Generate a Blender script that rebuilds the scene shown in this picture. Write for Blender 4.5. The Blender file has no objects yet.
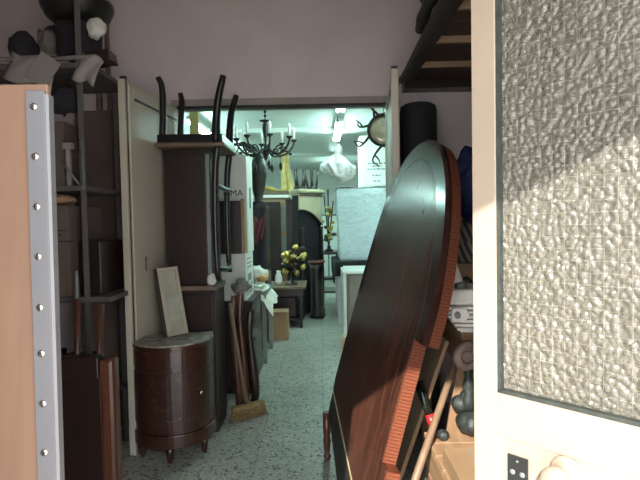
import bpy, bmesh, math, random
from mathutils import Vector, Matrix, Euler
random.seed(7)
sc = bpy.context.scene
COL = sc.collection
PI = math.pi
R = math.radians

# ------------------------------------------------------------------ camera
F = 480.0
PITCH, ROLL = R(2.0), R(1.1)
EYE = Vector((0, 0, 1.38))
def at(x, y, Y):
    """point of the place seen at photo position (x, y), at depth Y"""
    a = (x - 320) / F; b = (240 - y) / F
    c, s = math.cos(ROLL), math.sin(ROLL)
    rx = a * c + b * s; ru = -a * s + b * c
    d = Vector((rx, math.cos(PITCH) + ru * math.sin(PITCH), -math.sin(PITCH) + ru * math.cos(PITCH)))
    return EYE + d * (Y / d.y)
cd = bpy.data.cameras.new('camera')
cd.sensor_width = 36; cd.lens = 36 * F / 640; cd.clip_start = 0.02
cam = bpy.data.objects.new('camera', cd); COL.objects.link(cam)
fw = Vector((0, math.cos(PITCH), -math.sin(PITCH)))
rt0 = Vector((1, 0, 0)); up0 = rt0.cross(fw)
rt = rt0 * math.cos(ROLL) - up0 * math.sin(ROLL)
up = rt0 * math.sin(ROLL) + up0 * math.cos(ROLL)
M = Matrix((rt, up, -fw)).transposed().to_4x4(); M.translation = EYE
cam.matrix_world = M
sc.camera = cam

# ------------------------------------------------------------------ materials
def newmat(name):
    m = bpy.data.materials.new(name); m.use_nodes = True
    nt = m.node_tree
    return m, nt, nt.nodes['Principled BSDF']
def coords(nt, scale=(1, 1, 1), rot=(0, 0, 0)):
    tc = nt.nodes.new('ShaderNodeTexCoord'); mp = nt.nodes.new('ShaderNodeMapping')
    mp.inputs['Scale'].default_value = scale; mp.inputs['Rotation'].default_value = rot
    nt.links.new(tc.outputs['Object'], mp.inputs['Vector'])
    return mp.outputs['Vector']
def ramp(nt, fac, stops):
    r = nt.nodes.new('ShaderNodeValToRGB')
    el = r.color_ramp.elements
    while len(el) < len(stops): el.new(0.5)
    for e, (p, c) in zip(el, stops):
        e.position = p; e.color = (*c, 1)
    nt.links.new(fac, r.inputs['Fac'])
    return r.outputs['Color']
def noise(nt, vec, scale, detail=4, rough=.55, dist=0):
    n = nt.nodes.new('ShaderNodeTexNoise')
    n.inputs['Scale'].default_value = scale; n.inputs['Detail'].default_value = detail
    n.inputs['Roughness'].default_value = rough; n.inputs['Distortion'].default_value = dist
    nt.links.new(vec, n.inputs['Vector'])
    return n.outputs['Fac']
def bump(nt, b, fac, strength, dist=.01):
    n = nt.nodes.new('ShaderNodeBump')
    n.inputs['Strength'].default_value = strength; n.inputs['Distance'].default_value = dist
    nt.links.new(fac, n.inputs['Height']); nt.links.new(n.outputs['Normal'], b.inputs['Normal'])
def mul(c, k): return tuple(min(1, x * k) for x in c)
def plain(name, c, rough=.6, var=.18, scale=9, metal=0, bmp=0, coat=0, spec=None, alpha=None):
    m, nt, b = newmat(name)
    v = coords(nt); n = noise(nt, v, scale)
    col = ramp(nt, n, [(.3, mul(c, 1 - var)), (.7, mul(c, 1 + var))])
    nt.links.new(col, b.inputs['Base Color'])
    b.inputs['Roughness'].default_value = rough; b.inputs['Metallic'].default_value = metal
    b.inputs['Coat Weight'].default_value = coat
    if spec is not None: b.inputs['Specular IOR Level'].default_value = spec
    if bmp: bump(nt, b, noise(nt, v, scale * 6), bmp)
    return m
def wood(name, c1, c2, scale=6, axis='Z', rough=.45, coat=0, stretch=12):
    m, nt, b = newmat(name)
    s = {'X': (1 / stretch, 1, 1), 'Y': (1, 1 / stretch, 1), 'Z': (1, 1, 1 / stretch)}[axis]
    v = coords(nt, tuple(k * scale for k in s))
    n = noise(nt, v, 4.0, 6, .65, 1.2)
    col = ramp(nt, n, [(.32, c1), (.55, tuple((a + d) / 2 for a, d in zip(c1, c2))), (.72, c2)])
    nt.links.new(col, b.inputs['Base Color'])
    b.inputs['Roughness'].default_value = rough; b.inputs['Coat Weight'].default_value = coat
    b.inputs['Coat Roughness'].default_value = .12
    bump(nt, b, n, .12, .004)
    return m
def emit(name, c, s):
    m, nt, b = newmat(name)
    b.inputs['Base Color'].default_value = (*c, 1)
    b.inputs['Emission Color'].default_value = (*c, 1); b.inputs['Emission Strength'].default_value = s
    return m
def stain_wall(name, c, rough=.85):
    m, nt, b = newmat(name)
    v = coords(nt)
    n = noise(nt, v, 1.3, 6, .6, .4)
    col = ramp(nt, n, [(.3, mul(c, .86)), (.6, c), (.8, mul(c, 1.06))])
    nt.links.new(col, b.inputs['Base Color']); b.inputs['Roughness'].default_value = rough
    bump(nt, b, noise(nt, v, 45, 4), .12, .004)
    return m
def terrazzo():
    m, nt, b = newmat('terrazzo')
    v = coords(nt)
    vo = nt.nodes.new('ShaderNodeTexVoronoi'); vo.inputs['Scale'].default_value = 78
    nt.links.new(v, vo.inputs['Vector'])
    sep = nt.nodes.new('ShaderNodeSeparateColor'); nt.links.new(vo.outputs['Color'], sep.inputs['Color'])
    col = ramp(nt, sep.outputs['Red'], [(0, (.06, .06, .055)), (.09, (.12, .12, .10)), (.13, (.36, .37, .33)), (.6, (.46, .47, .42)), (.85, (.30, .30, .27)), (1, (.6, .6, .56))])
    gr = noise(nt, v, 2.2, 5)
    mx = nt.nodes.new('ShaderNodeMix'); mx.data_type = 'RGBA'; mx.blend_type = 'MULTIPLY'
    mx.inputs['Factor'].default_value = .6
    g2 = ramp(nt, gr, [(.3, (.6, .58, .54)), (.7, (1, 1, 1))])
    nt.links.new(col, mx.inputs[6]); nt.links.new(g2, mx.inputs[7])
    br = nt.nodes.new('ShaderNodeTexBrick')
    br.offset = 0; br.inputs['Scale'].default_value = 1
    br.inputs['Brick Width'].default_value = .4; br.inputs['Row Height'].default_value = .4
    br.inputs['Mortar Size'].default_value = .0025
    br.inputs['Color1'].default_value = (1, 1, 1, 1); br.inputs['Color2'].default_value = (.93, .93, .93, 1); br.inputs['Mortar'].default_value = (.45, .44, .4, 1)
    nt.links.new(v, br.inputs['Vector'])
    m2 = nt.nodes.new('ShaderNodeMix'); m2.data_type = 'RGBA'; m2.blend_type = 'MULTIPLY'; m2.inputs['Factor'].default_value = 1
    nt.links.new(mx.outputs[2], m2.inputs[6]); nt.links.new(br.outputs['Color'], m2.inputs[7])
    nt.links.new(m2.outputs[2], b.inputs['Base Color'])
    b.inputs['Roughness'].default_value = .38
    return m
def banded_edge(name):
    """veneered edge: fine ribs running across the edge"""
    m, nt, b = newmat(name)
    v = coords(nt)
    w = nt.nodes.new('ShaderNodeTexWave'); w.bands_direction = 'Y'
    w.inputs['Scale'].default_value = 24; w.inputs['Distortion'].default_value = 2.5; w.inputs['Detail'].default_value = 3
    w.inputs['Detail Scale'].default_value = 3
    nt.links.new(v, w.inputs['Vector'])
    col = ramp(nt, w.outputs['Fac'], [(.1, (.115, .032, .017)), (.5, (.155, .045, .022)), (.9, (.195, .062, .031))])
    nt.links.new(col, b.inputs['Base Color']); b.inputs['Roughness'].default_value = .35
    bump(nt, b, w.outputs['Fac'], .08, .003)
    return m
def pebble_glass():
    m, nt, b = newmat('pebbled_glass')
    v = coords(nt)
    n = noise(nt, v, 3.0, 3)
    nt.links.new(ramp(nt, n, [(.3, (.30, .285, .235)), (.7, (.39, .365, .30))]), b.inputs['Base Color'])
    b.inputs['Transmission Weight'].default_value = .72
    b.inputs['Roughness'].default_value = .09; b.inputs['IOR'].default_value = 1.45
    return m
def plastic_wrap(name, c, trans=.35, scale=7):
    m, nt, b = newmat(name)
    v = coords(nt, (1, 1, 3))
    n = noise(nt, v, scale, 6, .7, 2.0)
    col = ramp(nt, n, [(.3, mul(c, .75)), (.55, c), (.75, (min(1, c[0] * 1.25), min(1, c[1] * 1.25), min(1, c[2] * 1.25)))])
    nt.links.new(col, b.inputs['Base Color'])
    b.inputs['Roughness'].default_value = .25; b.inputs['Transmission Weight'].default_value = trans
    bump(nt, b, n, .6, .03)
    return m

MT = {
 'plaster': stain_wall('plaster', (.62, .55, .54)),
 'plaster_side': stain_wall('plaster_side', (.62, .555, .55)),
 'backroom': stain_wall('backroom_paint', (.62, .66, .62)),
 'ceil2': plain('backroom_ceiling', (.62, .68, .645), .35, .04, 2),
 'floor': terrazzo(),
 'pave': plain('pavement', (.58, .54, .49), .9, .1, 4),
 'concrete': plain('concrete', (.4, .39, .37), .9, .1, 4),
 'doorpaint': plain('cream_door_paint', (.46, .42, .33), .5, .10, 2.2),
 'doorpaint_white': plain('white_door_paint', (.33, .265, .20), .42, .05, 5),
 'trim': plain('trim_paint', (.30, .27, .23), .6, .12, 5),
 'black': plain('black_rubber', (.012, .012, .012), .5, .2),
 'gasket': plain('grey_green_gasket', (.028, .034, .028), .7, .35, 60),
 'glass_pebble': pebble_glass(),
 'wire': plain('wire', (.75, .75, .72), .4, .05, 4, .3),
 'alu': plain('brushed_aluminium', (.165, .165, .172), .42, .07, 3, .35),
 'screw': plain('screw_metal', (.55, .53, .50), .25, .05, 4, 1),
 'ply': wood('pale_plywood', (.158, .089, .055), (.198, .116, .073), 2.6, 'Z', .55, 0, 7),
 'mahog': wood('dark_mahogany', (.034, .014, .009), (.11, .042, .027), 5, 'Y', .24, .0, 7),
 'mahog2': wood('mahogany_band', (.026, .012, .010), (.060, .025, .018), 6, 'Y', .18, .08, 6),
 'edge': banded_edge('veneer_edge'),
 'inlay': plain('pale_inlay', (.42, .34, .2), .4),
 'darkend': plain('dark_olive_board', (.022, .02, .016), .5, .3),
 'brownred': wood('red_brown_wood', (.055, .018, .010), (.13, .042, .022), 6, 'Z', .33, .3, 9),
 'demi': wood('demilune_veneer', (.032, .012, .007), (.066, .025, .015), 5, 'Z', .3, .35, 8),
 'demi_dark': wood('demilune_door_veneer', (.028, .011, .007), (.060, .023, .014), 7, 'X', .3, .35, 5),
 'scratch': plain('scratched_top', (.30, .28, .23), .55, .5, 22),
 'dark': wood('near_black_wood', (.010, .006, .005), (.024, .012, .009), 5, 'Z', .4, .2, 9),
 'darkred': wood('dark_red_wood', (.012, .006, .0045), (.028, .012, .009), 5, 'Z', .38, .2, 9),
 'slabedge': wood('worn_brown_wood', (.10, .07, .045), (.2, .14, .09), 5, 'X', .5),
 'chairwood': plain('black_chair_lacquer', (.010, .008, .007), .3, .3),
 'tan': wood('tan_wood', (.24, .15, .075), (.36, .24, .13), 5, 'Z', .5),
 'oak': wood('oak_board', (.19, .11, .06), (.31, .19, .11), 4, 'Z', .5, 0, 14),
 'oakx': wood('oak_plank_top', (.28, .165, .09), (.42, .27, .155), 4, 'Y', .5, 0, 10),
 'handle': wood('broom_handle_wood', (.16, .10, .06), (.25, .16, .10), 6, 'Z', .5),
 'straw': plain('straw', (.30, .205, .09), .85, .4, 60, 0, .6),
 'white': plain('white_card', (.66, .68, .64), .7, .05, 4),
 'ink': plain('black_ink', (.02, .02, .022), .7),
 'inkgrey': plain('grey_ink', (.22, .25, .26), .7),
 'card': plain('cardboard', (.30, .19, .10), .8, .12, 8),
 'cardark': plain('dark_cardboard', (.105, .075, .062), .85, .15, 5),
 'marble': plain('white_marble', (.72, .74, .70), .3, .1, 5),
 'cream': plain('cream_paint', (.40, .355, .24), .5, .1, 5),
 'gold': plain('gilding', (.55, .40, .12), .35, .25, 14, .7),
 'goldyel': plain('yellow_gilt', (.62, .50, .18), .45, .2, 10, .2),
 'bronze': plain('dark_bronze', (.022, .022, .020), .4, .4, 20, .5),
 'greensteel': plain('grey_steel', (.20, .23, .22), .5, .15, 6, .3),
 'wrap': plastic_wrap('clear_wrap', (.68, .83, .88), .06),
 'bag': plastic_wrap('white_plastic', (.90, .94, .92), .05, 9),
 'bluebag': plastic_wrap('blue_plastic', (.03, .048, .15), .05, 8),
 'cloth': plain('white_cloth', (.62, .62, .55), .9, .15, 12, 0, .4),
 'orange': plain('orange_cloth', (.50, .27, .12), .9, .2, 12),
 'fabric': plain('dark_fabric', (.018, .016, .022), .95, .4, 14, 0, .4),
 'maroon': plain('maroon_fabric', (.10, .02, .03), .9, .3, 10),
 'greycloth': plain('grey_cloth', (.17, .16, .15), .95, .2, 9, 0, .4),
 'paper': plain('grey_paper', (.25, .22, .20), .85, .12, 6),
 'heater': plain('white_enamel', (.82, .80, .76), .45, .04, 6),
 'glassgrey': plain('grey_green_glass', (.33, .34, .27), .15, .2, 6),
 'greybrown': plain('grey_brown_panel', (.20, .175, .14), .6, .15, 4),
 'blackcloth': plain('black_cloth', (.010, .010, .012), .95, .3, 10),
 'roll': plain('black_felt', (.010, .011, .014), .8, .2, 8),
 'lead': plain('dark_green_grey_metal', (.040, .048, .045), .45, .5, 30, .4, .3),
 'rust': plain('grey_rust', (.20, .15, .13), .7, .3, 18, .2),
 'loftwood': wood('loft_board', (.05, .032, .024), (.10, .06, .044), 4, 'X', .7),
 'joist': wood('pale_joist', (.24, .15, .09), (.36, .24, .15), 5, 'X', .7),
 'log': plain('dark_pole', (.030, .023, .020), .7, .35, 9, 0, .3),
 'red': plain('red_plastic', (.35, .02, .02), .35),
 'bottle': plain('dark_bottle', (.008, .012, .008), .12),
 'tube': emit('fluorescent_glow', (.66, 1.0, .93), 38),
 'housing': plain('lamp_housing', (.7, .75, .72), .5, .05),
 'mirrorgold': plain('tarnished_mirror', (.50, .46, .34), .22, .2, 20, .5),
 'bulb': plain('candle_white', (.8, .85, .8), .4, .05),
 'brass': plain('worn_brass', (.55, .45, .28), .3, .1, 8, .9),
 'green': plain('dark_green_leaf', (.05, .09, .03), .6, .4, 12),
 'teal': plain('teal_ink', (.05, .17, .17), .7),
 'pale': wood('pale_wood', (.45, .33, .2), (.6, .46, .3), 5, 'Z', .55),
 'shelfsteel': plain('dull_shelf_steel', (.085, .078, .072), .6, .15, 6),
 'framecream': plain('frame_cream', (.36, .33, .25), .5, .1, 8),
 'oliveboard': plain('yellow_board', (.46, .38, .14), .6, .15, 5),
}
def striped_cloth():
    m, nt, b = newmat('striped_cloth')
    v = coords(nt, (1, 1, 1), (.3, .4, .5))
    w = nt.nodes.new('ShaderNodeTexWave'); w.inputs['Scale'].default_value = 9; w.inputs['Distortion'].default_value = 1.5
    nt.links.new(v, w.inputs['Vector'])
    nt.links.new(ramp(nt, w.outputs['Fac'], [(.35, (.09, .085, .085)), (.65, (.40, .37, .32))]), b.inputs['Base Color'])
    b.inputs['Roughness'].default_value = .9
    return m
MT['stripe'] = striped_cloth()
def scuffed():
    m = wood('scuffed_veneer', (.026, .011, .007), (.055, .022, .014), 7, 'X', .35, .25, 5); nt = m.node_tree; b = nt.nodes['Principled BSDF']
    old = b.inputs['Base Color'].links[0].from_socket
    v = coords(nt, (5, 5, 14), (.4, .2, 0)); n = noise(nt, v, 1.6, 7, .7, 1.5)
    mk = ramp(nt, n, [(.60, (0, 0, 0)), (.68, (.7, .7, .7))])
    mx = nt.nodes.new('ShaderNodeMix'); mx.data_type = 'RGBA'
    nt.links.new(mk, mx.inputs['Factor']); nt.links.new(old, mx.inputs[6]); mx.inputs[7].default_value = (.26, .22, .18, 1)
    nt.links.new(mx.outputs[2], b.inputs['Base Color'])
    return m
MT['demi_scuffed'] = scuffed()
for k in ('mahog', 'mahog2'): MT[k].node_tree.nodes['Principled BSDF'].inputs['Specular IOR Level'].default_value = .18

# ------------------------------------------------------------------ mesh helpers
def BM(): return bmesh.new()
def V(*a): return Vector(a)
def box(bm, lo, hi, bev=0, mat=None):
    ret = bmesh.ops.create_cube(bm, size=1)
    vs = ret['verts']
    for v in vs:
        v.co = Vector([(lo[i] + hi[i]) / 2 + v.co[i] * (hi[i] - lo[i]) for i in range(3)])
    if bev:
        es = list({e for v in vs for e in v.link_edges})
        r = bmesh.ops.bevel(bm, geom=es, offset=bev, segments=2, affect='EDGES', profile=.5)
        vs = list({v for f in r['faces'] for v in f.verts} | {v for v in vs if v.is_valid})
    if mat is not None: bmesh.ops.transform(bm, matrix=mat, verts=vs)
    return vs
def bar(bm, a, b, w, h=None, upv=(0, 0, 1), bev=0):
    """rectangular bar from a to b"""
    a, b = Vector(a), Vector(b); h = h or w
    d = b - a; L = d.length; z = d.normalized(); u = Vector(upv)
    if abs(z.dot(u)) > .98: u = Vector((0, 1, 0))
    x = u.cross(z).normalized(); y = z.cross(x)
    m = Matrix((x, y, z)).transposed().to_4x4(); m.translation = a
    box(bm, (-w / 2, -h / 2, 0), (w / 2, h / 2, L), bev, m)
def tube(bm, pts, rad, seg=10, caps=True):
    pts = [Vector(p) for p in pts]
    if not isinstance(rad, (list, tuple)): rad = [rad] * len(pts)
    rings = []
    prev = None
    for i, p in enumerate(pts):
        t = (pts[min(i + 1, len(pts) - 1)] - pts[max(i - 1, 0)]).normalized()
        if prev is None:
            u = Vector((0, 0, 1)) if abs(t.z) < .9 else Vector((1, 0, 0))
            x = u.cross(t).normalized()
        else:
            x = (prev - t * prev.dot(t)).normalized()
        y = t.cross(x); prev = x
        rings.append([bm.verts.new(p + (x * math.cos(k * 2 * PI / seg) + y * math.sin(k * 2 * PI / seg)) * rad[i]) for k in range(seg)])
    for r0, r1 in zip(rings, rings[1:]):
        for k in range(seg):
            f = bm.faces.new((r0[k], r0[(k + 1) % seg], r1[(k + 1) % seg], r1[k])); f.smooth = True
    if caps:
        bm.faces.new(rings[0][::-1]); bm.faces.new(rings[-1])
def spline(pts, n=5):
    pts = [Vector(p) for p in pts]; out = []
    P = [pts[0] * 2 - pts[1]] + pts + [pts[-1] * 2 - pts[-2]]
    for i in range(1, len(P) - 2):
        for k in range(n):
            t = k / n; a, b, c, d = P[i - 1], P[i], P[i + 1], P[i + 2]
            out.append(.5 * ((2 * b) + (c - a) * t + (2 * a - 5 * b + 4 * c - d) * t * t + (3 * b - a - 3 * c + d) * t ** 3))
    out.append(pts[-1]); return out
def lathe(bm, prof, seg=20, c=(0, 0, 0), m=None, sm=True):
    """prof: (radius, height) from bottom to top"""
    c = Vector(c); rings = []; new = []
    for r, z in prof:
        rings.append([bm.verts.new(c + Vector((max(r, 1e-4) * math.cos(k * 2 * PI / seg), max(r, 1e-4) * math.sin(k * 2 * PI / seg), z))) for k in range(seg)])
        new += rings[-1]
    for r0, r1 in zip(rings, rings[1:]):
        for k in range(seg):
            f = bm.faces.new((r0[k], r0[(k + 1) % seg], r1[(k + 1) % seg], r1[k])); f.smooth = sm
    bm.faces.new(rings[0][::-1]); bm.faces.new(rings[-1])
    if m is not None: bmesh.ops.transform(bm, matrix=m, verts=new)
def prism(bm, poly, z0, z1, m=None):
    """extrude a 2D polygon (x, y) from z0 to z1"""
    lo = [bm.verts.new((x, y, z0)) for x, y in poly]; hi = [bm.verts.new((x, y, z1)) for x, y in poly]
    n = len(poly)
    bm.faces.new(lo[::-1]); bm.faces.new(hi)
    for i in range(n): bm.faces.new((lo[i], lo[(i + 1) % n], hi[(i + 1) % n], hi[i]))
    if m is not None: bmesh.ops.transform(bm, matrix=m, verts=lo + hi)
def blob(bm, c, r, seed=0, amp=.15, sub=3, freq=3, flat=None):
    """lumpy closed form (crumpled cloth, bag); flat = level its underside rests on"""
    from mathutils import noise as nz
    ret = bmesh.ops.create_icosphere(bm, subdivisions=sub, radius=1)
    for v in ret['verts']:
        d = v.co.normalized()
        k = 1 + amp * nz.noise(d * freq + Vector((seed * 3.1, seed, -seed))) + amp * .6 * nz.noise(d * freq * 2.7 + Vector((seed, 4.2, seed)))
        v.co = Vector((c[0] + d.x * r[0] * k, c[1] + d.y * r[1] * k, c[2] + d.z * r[2] * k))
        if flat is not None and v.co.z < flat: v.co.z = flat
    for f in {f for v in ret['verts'] for f in v.link_faces}: f.smooth = True
def sheet(bm, origin, ux, uy, nx, ny, fn, th=.004):
    """thin draped sheet; fn(s, t) -> offset Vector"""
    o, ux, uy = Vector(origin), Vector(ux), Vector(uy)
    g = [[o + ux * (i / nx) + uy * (j / ny) + fn(i / nx, j / ny) for i in range(nx + 1)] for j in range(ny + 1)]
    n = ux.cross(uy).normalized() * th
    A = [[bm.verts.new(p) for p in row] for row in g]; B = [[bm.verts.new(p - n) for p in row] for row in g]
    for j in range(ny):
        for i in range(nx):
            f = bm.faces.new((A[j][i], A[j][i + 1], A[j + 1][i + 1], A[j + 1][i])); f.smooth = True
            f = bm.faces.new((B[j][i], B[j + 1][i], B[j + 1][i + 1], B[j][i + 1])); f.smooth = True
    for i in range(nx):
        bm.faces.new((A[0][i], B[0][i], B[0][i + 1], A[0][i + 1])); bm.faces.new((A[ny][i], A[ny][i + 1], B[ny][i + 1], B[ny][i]))
    for j in range(ny):
        bm.faces.new((A[j][0], A[j + 1][0], B[j + 1][0], B[j][0])); bm.faces.new((A[j][nx], B[j][nx], B[j + 1][nx], A[j + 1][nx]))

# ------------------------------------------------------------------ object helpers
def mesh_obj(name, bm, mat, parent=None, world=False, bevel=0):
    bmesh.ops.recalc_face_normals(bm, faces=bm.faces)
    me = bpy.data.meshes.new(name)
    if parent is not None and world: bmesh.ops.transform(bm, matrix=WM(parent).inverted(), verts=bm.verts)
    bm.to_mesh(me); bm.free()
    o = bpy.data.objects.new(name, me); COL.objects.link(o)
    me.materials.append(MT[mat] if isinstance(mat, str) else mat)
    if parent is not None: o.parent = parent
    if bevel:
        md = o.modifiers.new('bevel', 'BEVEL'); md.width = bevel; md.segments = 2; md.limit_method = 'ANGLE'
    return o
def WM(o):
    m = o.matrix_basis.copy()
    while o.parent is not None:
        o = o.parent; m = o.matrix_basis @ m
    return m
def tag(o, label=None, cat=None, group=None, kind=None):
    if label: o['label'] = label
    if cat: o['category'] = cat
    if group: o['group'] = group
    if kind: o['kind'] = kind
    return o
def thing(name, label, cat, loc=(0, 0, 0), rot=(0, 0, 0), group=None):
    o = bpy.data.objects.new(name, None); COL.objects.link(o)
    o.empty_display_size = .1
    o.location = loc; o.rotation_euler = rot
    return tag(o, label, cat, group)
def solo(name, bm, mat, label, cat, group=None, bevel=0, kind=None):
    """a thing that is one mesh, built in place; origin moved to its base"""
    xs = [v.co for v in bm.verts]
    lo = Vector([min(p[i] for p in xs) for i in range(3)]); hi = Vector([max(p[i] for p in xs) for i in range(3)])
    o0 = Vector(((lo.x + hi.x) / 2, (lo.y + hi.y) / 2, lo.z))
    bmesh.ops.translate(bm, vec=-o0, verts=bm.verts)
    o = mesh_obj(name, bm, mat, bevel=bevel); o.location = o0
    return tag(o, label, cat, group, kind)
def struct(name, bm, mat, parent=None):
    o = mesh_obj(name, bm, mat, parent)
    if parent is None: o['kind'] = 'structure'
    return o
def copy_thing(root):
    r = root.copy(); COL.objects.link(r)
    for ch in root.children:
        c = ch.copy(); COL.objects.link(c); c.parent = r
        for g in ch.children:
            d = g.copy(); COL.objects.link(d); d.parent = c
    return r
def text_part(name, s, size, mat, m, parent, ext=.0012):
    cu = bpy.data.curves.new(name, 'FONT'); cu.body = s; cu.size = size; cu.extrude = ext
    cu.align_x = 'CENTER'; cu.align_y = 'CENTER'
    t = bpy.data.objects.new(name, cu); COL.objects.link(t)
    dg = bpy.context.evaluated_depsgraph_get()
    me = bpy.data.meshes.new_from_object(t.evaluated_get(dg))
    bpy.data.objects.remove(t)
    me.transform(m)
    me.materials.clear(); me.materials.append(MT[mat])
    o = bpy.data.objects.new(name, me); COL.objects.link(o); o.parent = parent
    return o

# ================================================================== THE SETTING
b = BM(); box(b, (-3.2, .2, -.1), (3.2, 12.3, 0)); struct('floor', b, 'floor')
b = BM(); box(b, (-8, -9, -.14), (8, .2, -.02)); tag(struct('ground', b, 'pave'), kind='structure')
WY = 3.6
b = BM()                                            # inner partition with the wide doorway
box(b, (-2.6, WY, 0), (-1.085, WY + .14, 3.6)); box(b, (.565, WY, 0), (1.6, WY + .14, 3.6)); box(b, (-1.085, WY, 2.315), (.565, WY + .14, 3.6))
struct('wall_back', b, 'plaster')
b = BM(); box(b, (-2.7, .2, 0), (-2.6, WY, 3.6)); struct('wall_left', b, 'plaster_side')
b = BM(); box(b, (1.42, .2, 0), (1.6, WY, 3.6)); struct('wall_right', b, 'plaster_side')
b = BM()                                            # street front with the open doorway the camera stands in
box(b, (-2.6, .2, 0), (-.585, .35, 3.6)); box(b, (.9, .2, 0), (1.6, .35, 3.6)); box(b, (-.585, .2, 2.34), (.9, .35, 3.6))
struct('wall_front', b, 'plaster')
b = BM(); box(b, (-2.7, .2, 3.6), (1.6, WY + .14, 3.7)); struct('ceiling', b, 'plaster')
b = BM(); box(b, (-1.6, -.35, 2.25), (1.6, .2, 2.34)); struct('trim_shade_slab', b, 'concrete')   # unseen overhead slab, added to cast the shade edge on the street door
b = BM(); box(b, (-2.3, -3.2, -.02), (-2.1, .2, 4.2)); struct('wall_reflection_blocker', b, 'concrete')   # unseen wall outside, added to darken the sky reflected in the pebbled glass
# back room
b = BM(); box(b, (-2.6, WY + .14, 0), (-2.45, 12.2, 2.75)); struct('wall_left_rear', b, 'backroom')
b = BM(); box(b, (1.9, WY + .14, 0), (2.05, 12.2, 2.75)); struct('wall_right_rear', b, 'backroom')
b = BM(); box(b, (-2.6, 12.2, 0), (2.05, 12.3, 2.75)); struct('wall_rear', b, 'backroom')
b = BM(); box(b, (-2.6, WY + .14, 2.75), (2.05, 12.3, 2.85)); struct('ceiling_rear', b, 'ceil2')
b = BM()
for y in (6.9, 9.4): box(b, (-2.45, y, 2.69), (1.9, y + .16, 2.75))
struct('trim_4', b, 'ceil2')
# door frame
b = BM()
for lo, hi in (((-1.085, WY - .012, 2.26), (.565, WY + .15, 2.315)), ((-1.085, WY - .012, 0), (-1.04, WY + .15, 2.26)), ((.52, WY - .012, 0), (.565, WY + .15, 2.26))):
    box(b, lo, hi, .004)
struct('trim_1', b, 'trim')
b = BM(); box(b, (-1.04, WY - .03, 2.243), (.52, WY + .02, 2.26)); struct('trim_2', b, 'black')

# left leaf of the inner doorway, swung back
def leaf(name, hx, hy, nx, ny, side):
    a = Vector((hx, hy, 0)); d = Vector((nx, ny, 0)) - a; L = d.length; d.normalize()
    n = Vector((-d.y, d.x, 0)) * side
    m = Matrix((d, n, Vector((0, 0, 1)))).transposed().to_4x4()
    r = bpy.data.objects.new(name, None); COL.objects.link(r); r['kind'] = 'structure'
    r.location = a
    m3 = m
    H = 2.245
    b = BM(); box(b, (0, -.018, .01), (L - .035, .018, H), 0, m3); mesh_obj('panel', b, 'doorpaint', r)
    b = BM()
    for lo, hi in (((.02, -.023, .03), (.07, .023, H - .02)), ((L - .11, -.023, .03), (L - .06, .023, H - .02)), ((.07, -.023, H - .11), (L - .11, .023, H - .03)), ((.07, -.023, .97), (L - .11, .0235, 1.0))):
        box(b, lo, hi, .002, m3)
    mesh_obj('moulding', b, 'doorpaint', r)
    b = BM(); box(b, (L - .035, -.012, .01), (L - .018, .024, H + .02), 0, m3); box(b, (.03, .0232, H - .1), (L - .12, .026, H - .085), 0, m3)
    mesh_obj('rebate', b, 'black', r)
    b = BM(); box(b, (L - .018, -.014, .01), (L, .026, H), .002, m3); mesh_obj('edge_strip', b, 'doorpaint', r)
    b = BM()
    ret = m3 @ Vector((L - .2, .022, 1.18))
    lathe(b, [(.012, 0), (.012, .006)], 12, (0, 0, 0), Matrix.Translation(ret) @ n.to_track_quat('Z', 'Y').to_matrix().to_4x4())
    box(b, (L - .207, .02, 1.10), (L - .193, .026, 1.17), .002, m3)
    mesh_obj('keyhole', b, 'rust', r)
    return r
leaf('door_2', -1.052, 3.57, -1.15, 2.83, 1)
leaf('door_3', .522, 3.57, .445, 2.74, -1)

# street door with pebbled wired glass, standing open at 45 degrees
DA = Vector((.297, .934, 0)); DD = Vector((.702, -.712, 0)).normalized(); DN = Vector((-DD.y, DD.x, 0)) * -1
DN = Vector((-.712, -.702, 0)).normalized()         # towards the camera
dm = Matrix((DD, DN, Vector((0, 0, 1)))).transposed().to_4x4(); dm.translation = DA
d1 = bpy.data.objects.new('door_1', None); COL.objects.link(d1); d1['kind'] = 'structure'; d1.matrix_basis = dm
LW, GX0, GX1, GZ0, GZ1, DH = .75, .047, .69, 1.052, 1.98, 2.12
b = BM()
box(b, (0, -.04, .01), (GX0, 0, DH), .0015); box(b, (GX1, -.04, .01), (LW, 0, DH), .0015)
box(b, (GX0, -.04, GZ1), (GX1, 0, DH), .0015); box(b, (GX0, -.04, .97), (GX1, 0, GZ0), .0015)
box(b, (GX0, -.036, .01), (GX1, -.0025, .97))
mesh_obj('frame', b, 'doorpaint_white', d1)
b = BM()                                            # pebbled pane: a relief of small domes on the room side
from mathutils import noise as nz
ST = .0017
nx = int((GX1 - GX0) / ST); nz_ = int((GZ1 - GZ0) / ST)
rows = []
for j in range(nz_ + 1):
    row = []
    for i in range(nx + 1):
        x = GX0 + (GX1 - GX0) * i / nx; z = GZ0 + (GZ1 - GZ0) * j / nz_
        wx = x + .004 * nz.noise(Vector((x * 25, z * 25, 1))); wz = z + .004 * nz.noise(Vector((x * 25, z * 25, 7)))
        d = nz.voronoi(Vector((wx * 104, wz * 104, 0)))[0]
        row.append(b.verts.new((x, -.0195 + .0048 * (1 - min(1, d[0] * 1.25) ** 2), z)))
    rows.append(row)
back = [[b.verts.new((x, -.025, z)) for x in (GX0, GX1)] for z in (GZ0, GZ1)]
for j in range(nz_):
    for i in range(nx):
        f = b.faces.new((rows[j][i], rows[j][i + 1], rows[j + 1][i + 1], rows[j + 1][i])); f.smooth = True
b.faces.new((back[0][0], back[1][0], back[1][1], back[0][1]))
b.faces.new([back[0][0], back[0][1]] + rows[0][::-1]); b.faces.new([back[1][1], back[1][0]] + rows[-1])
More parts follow.
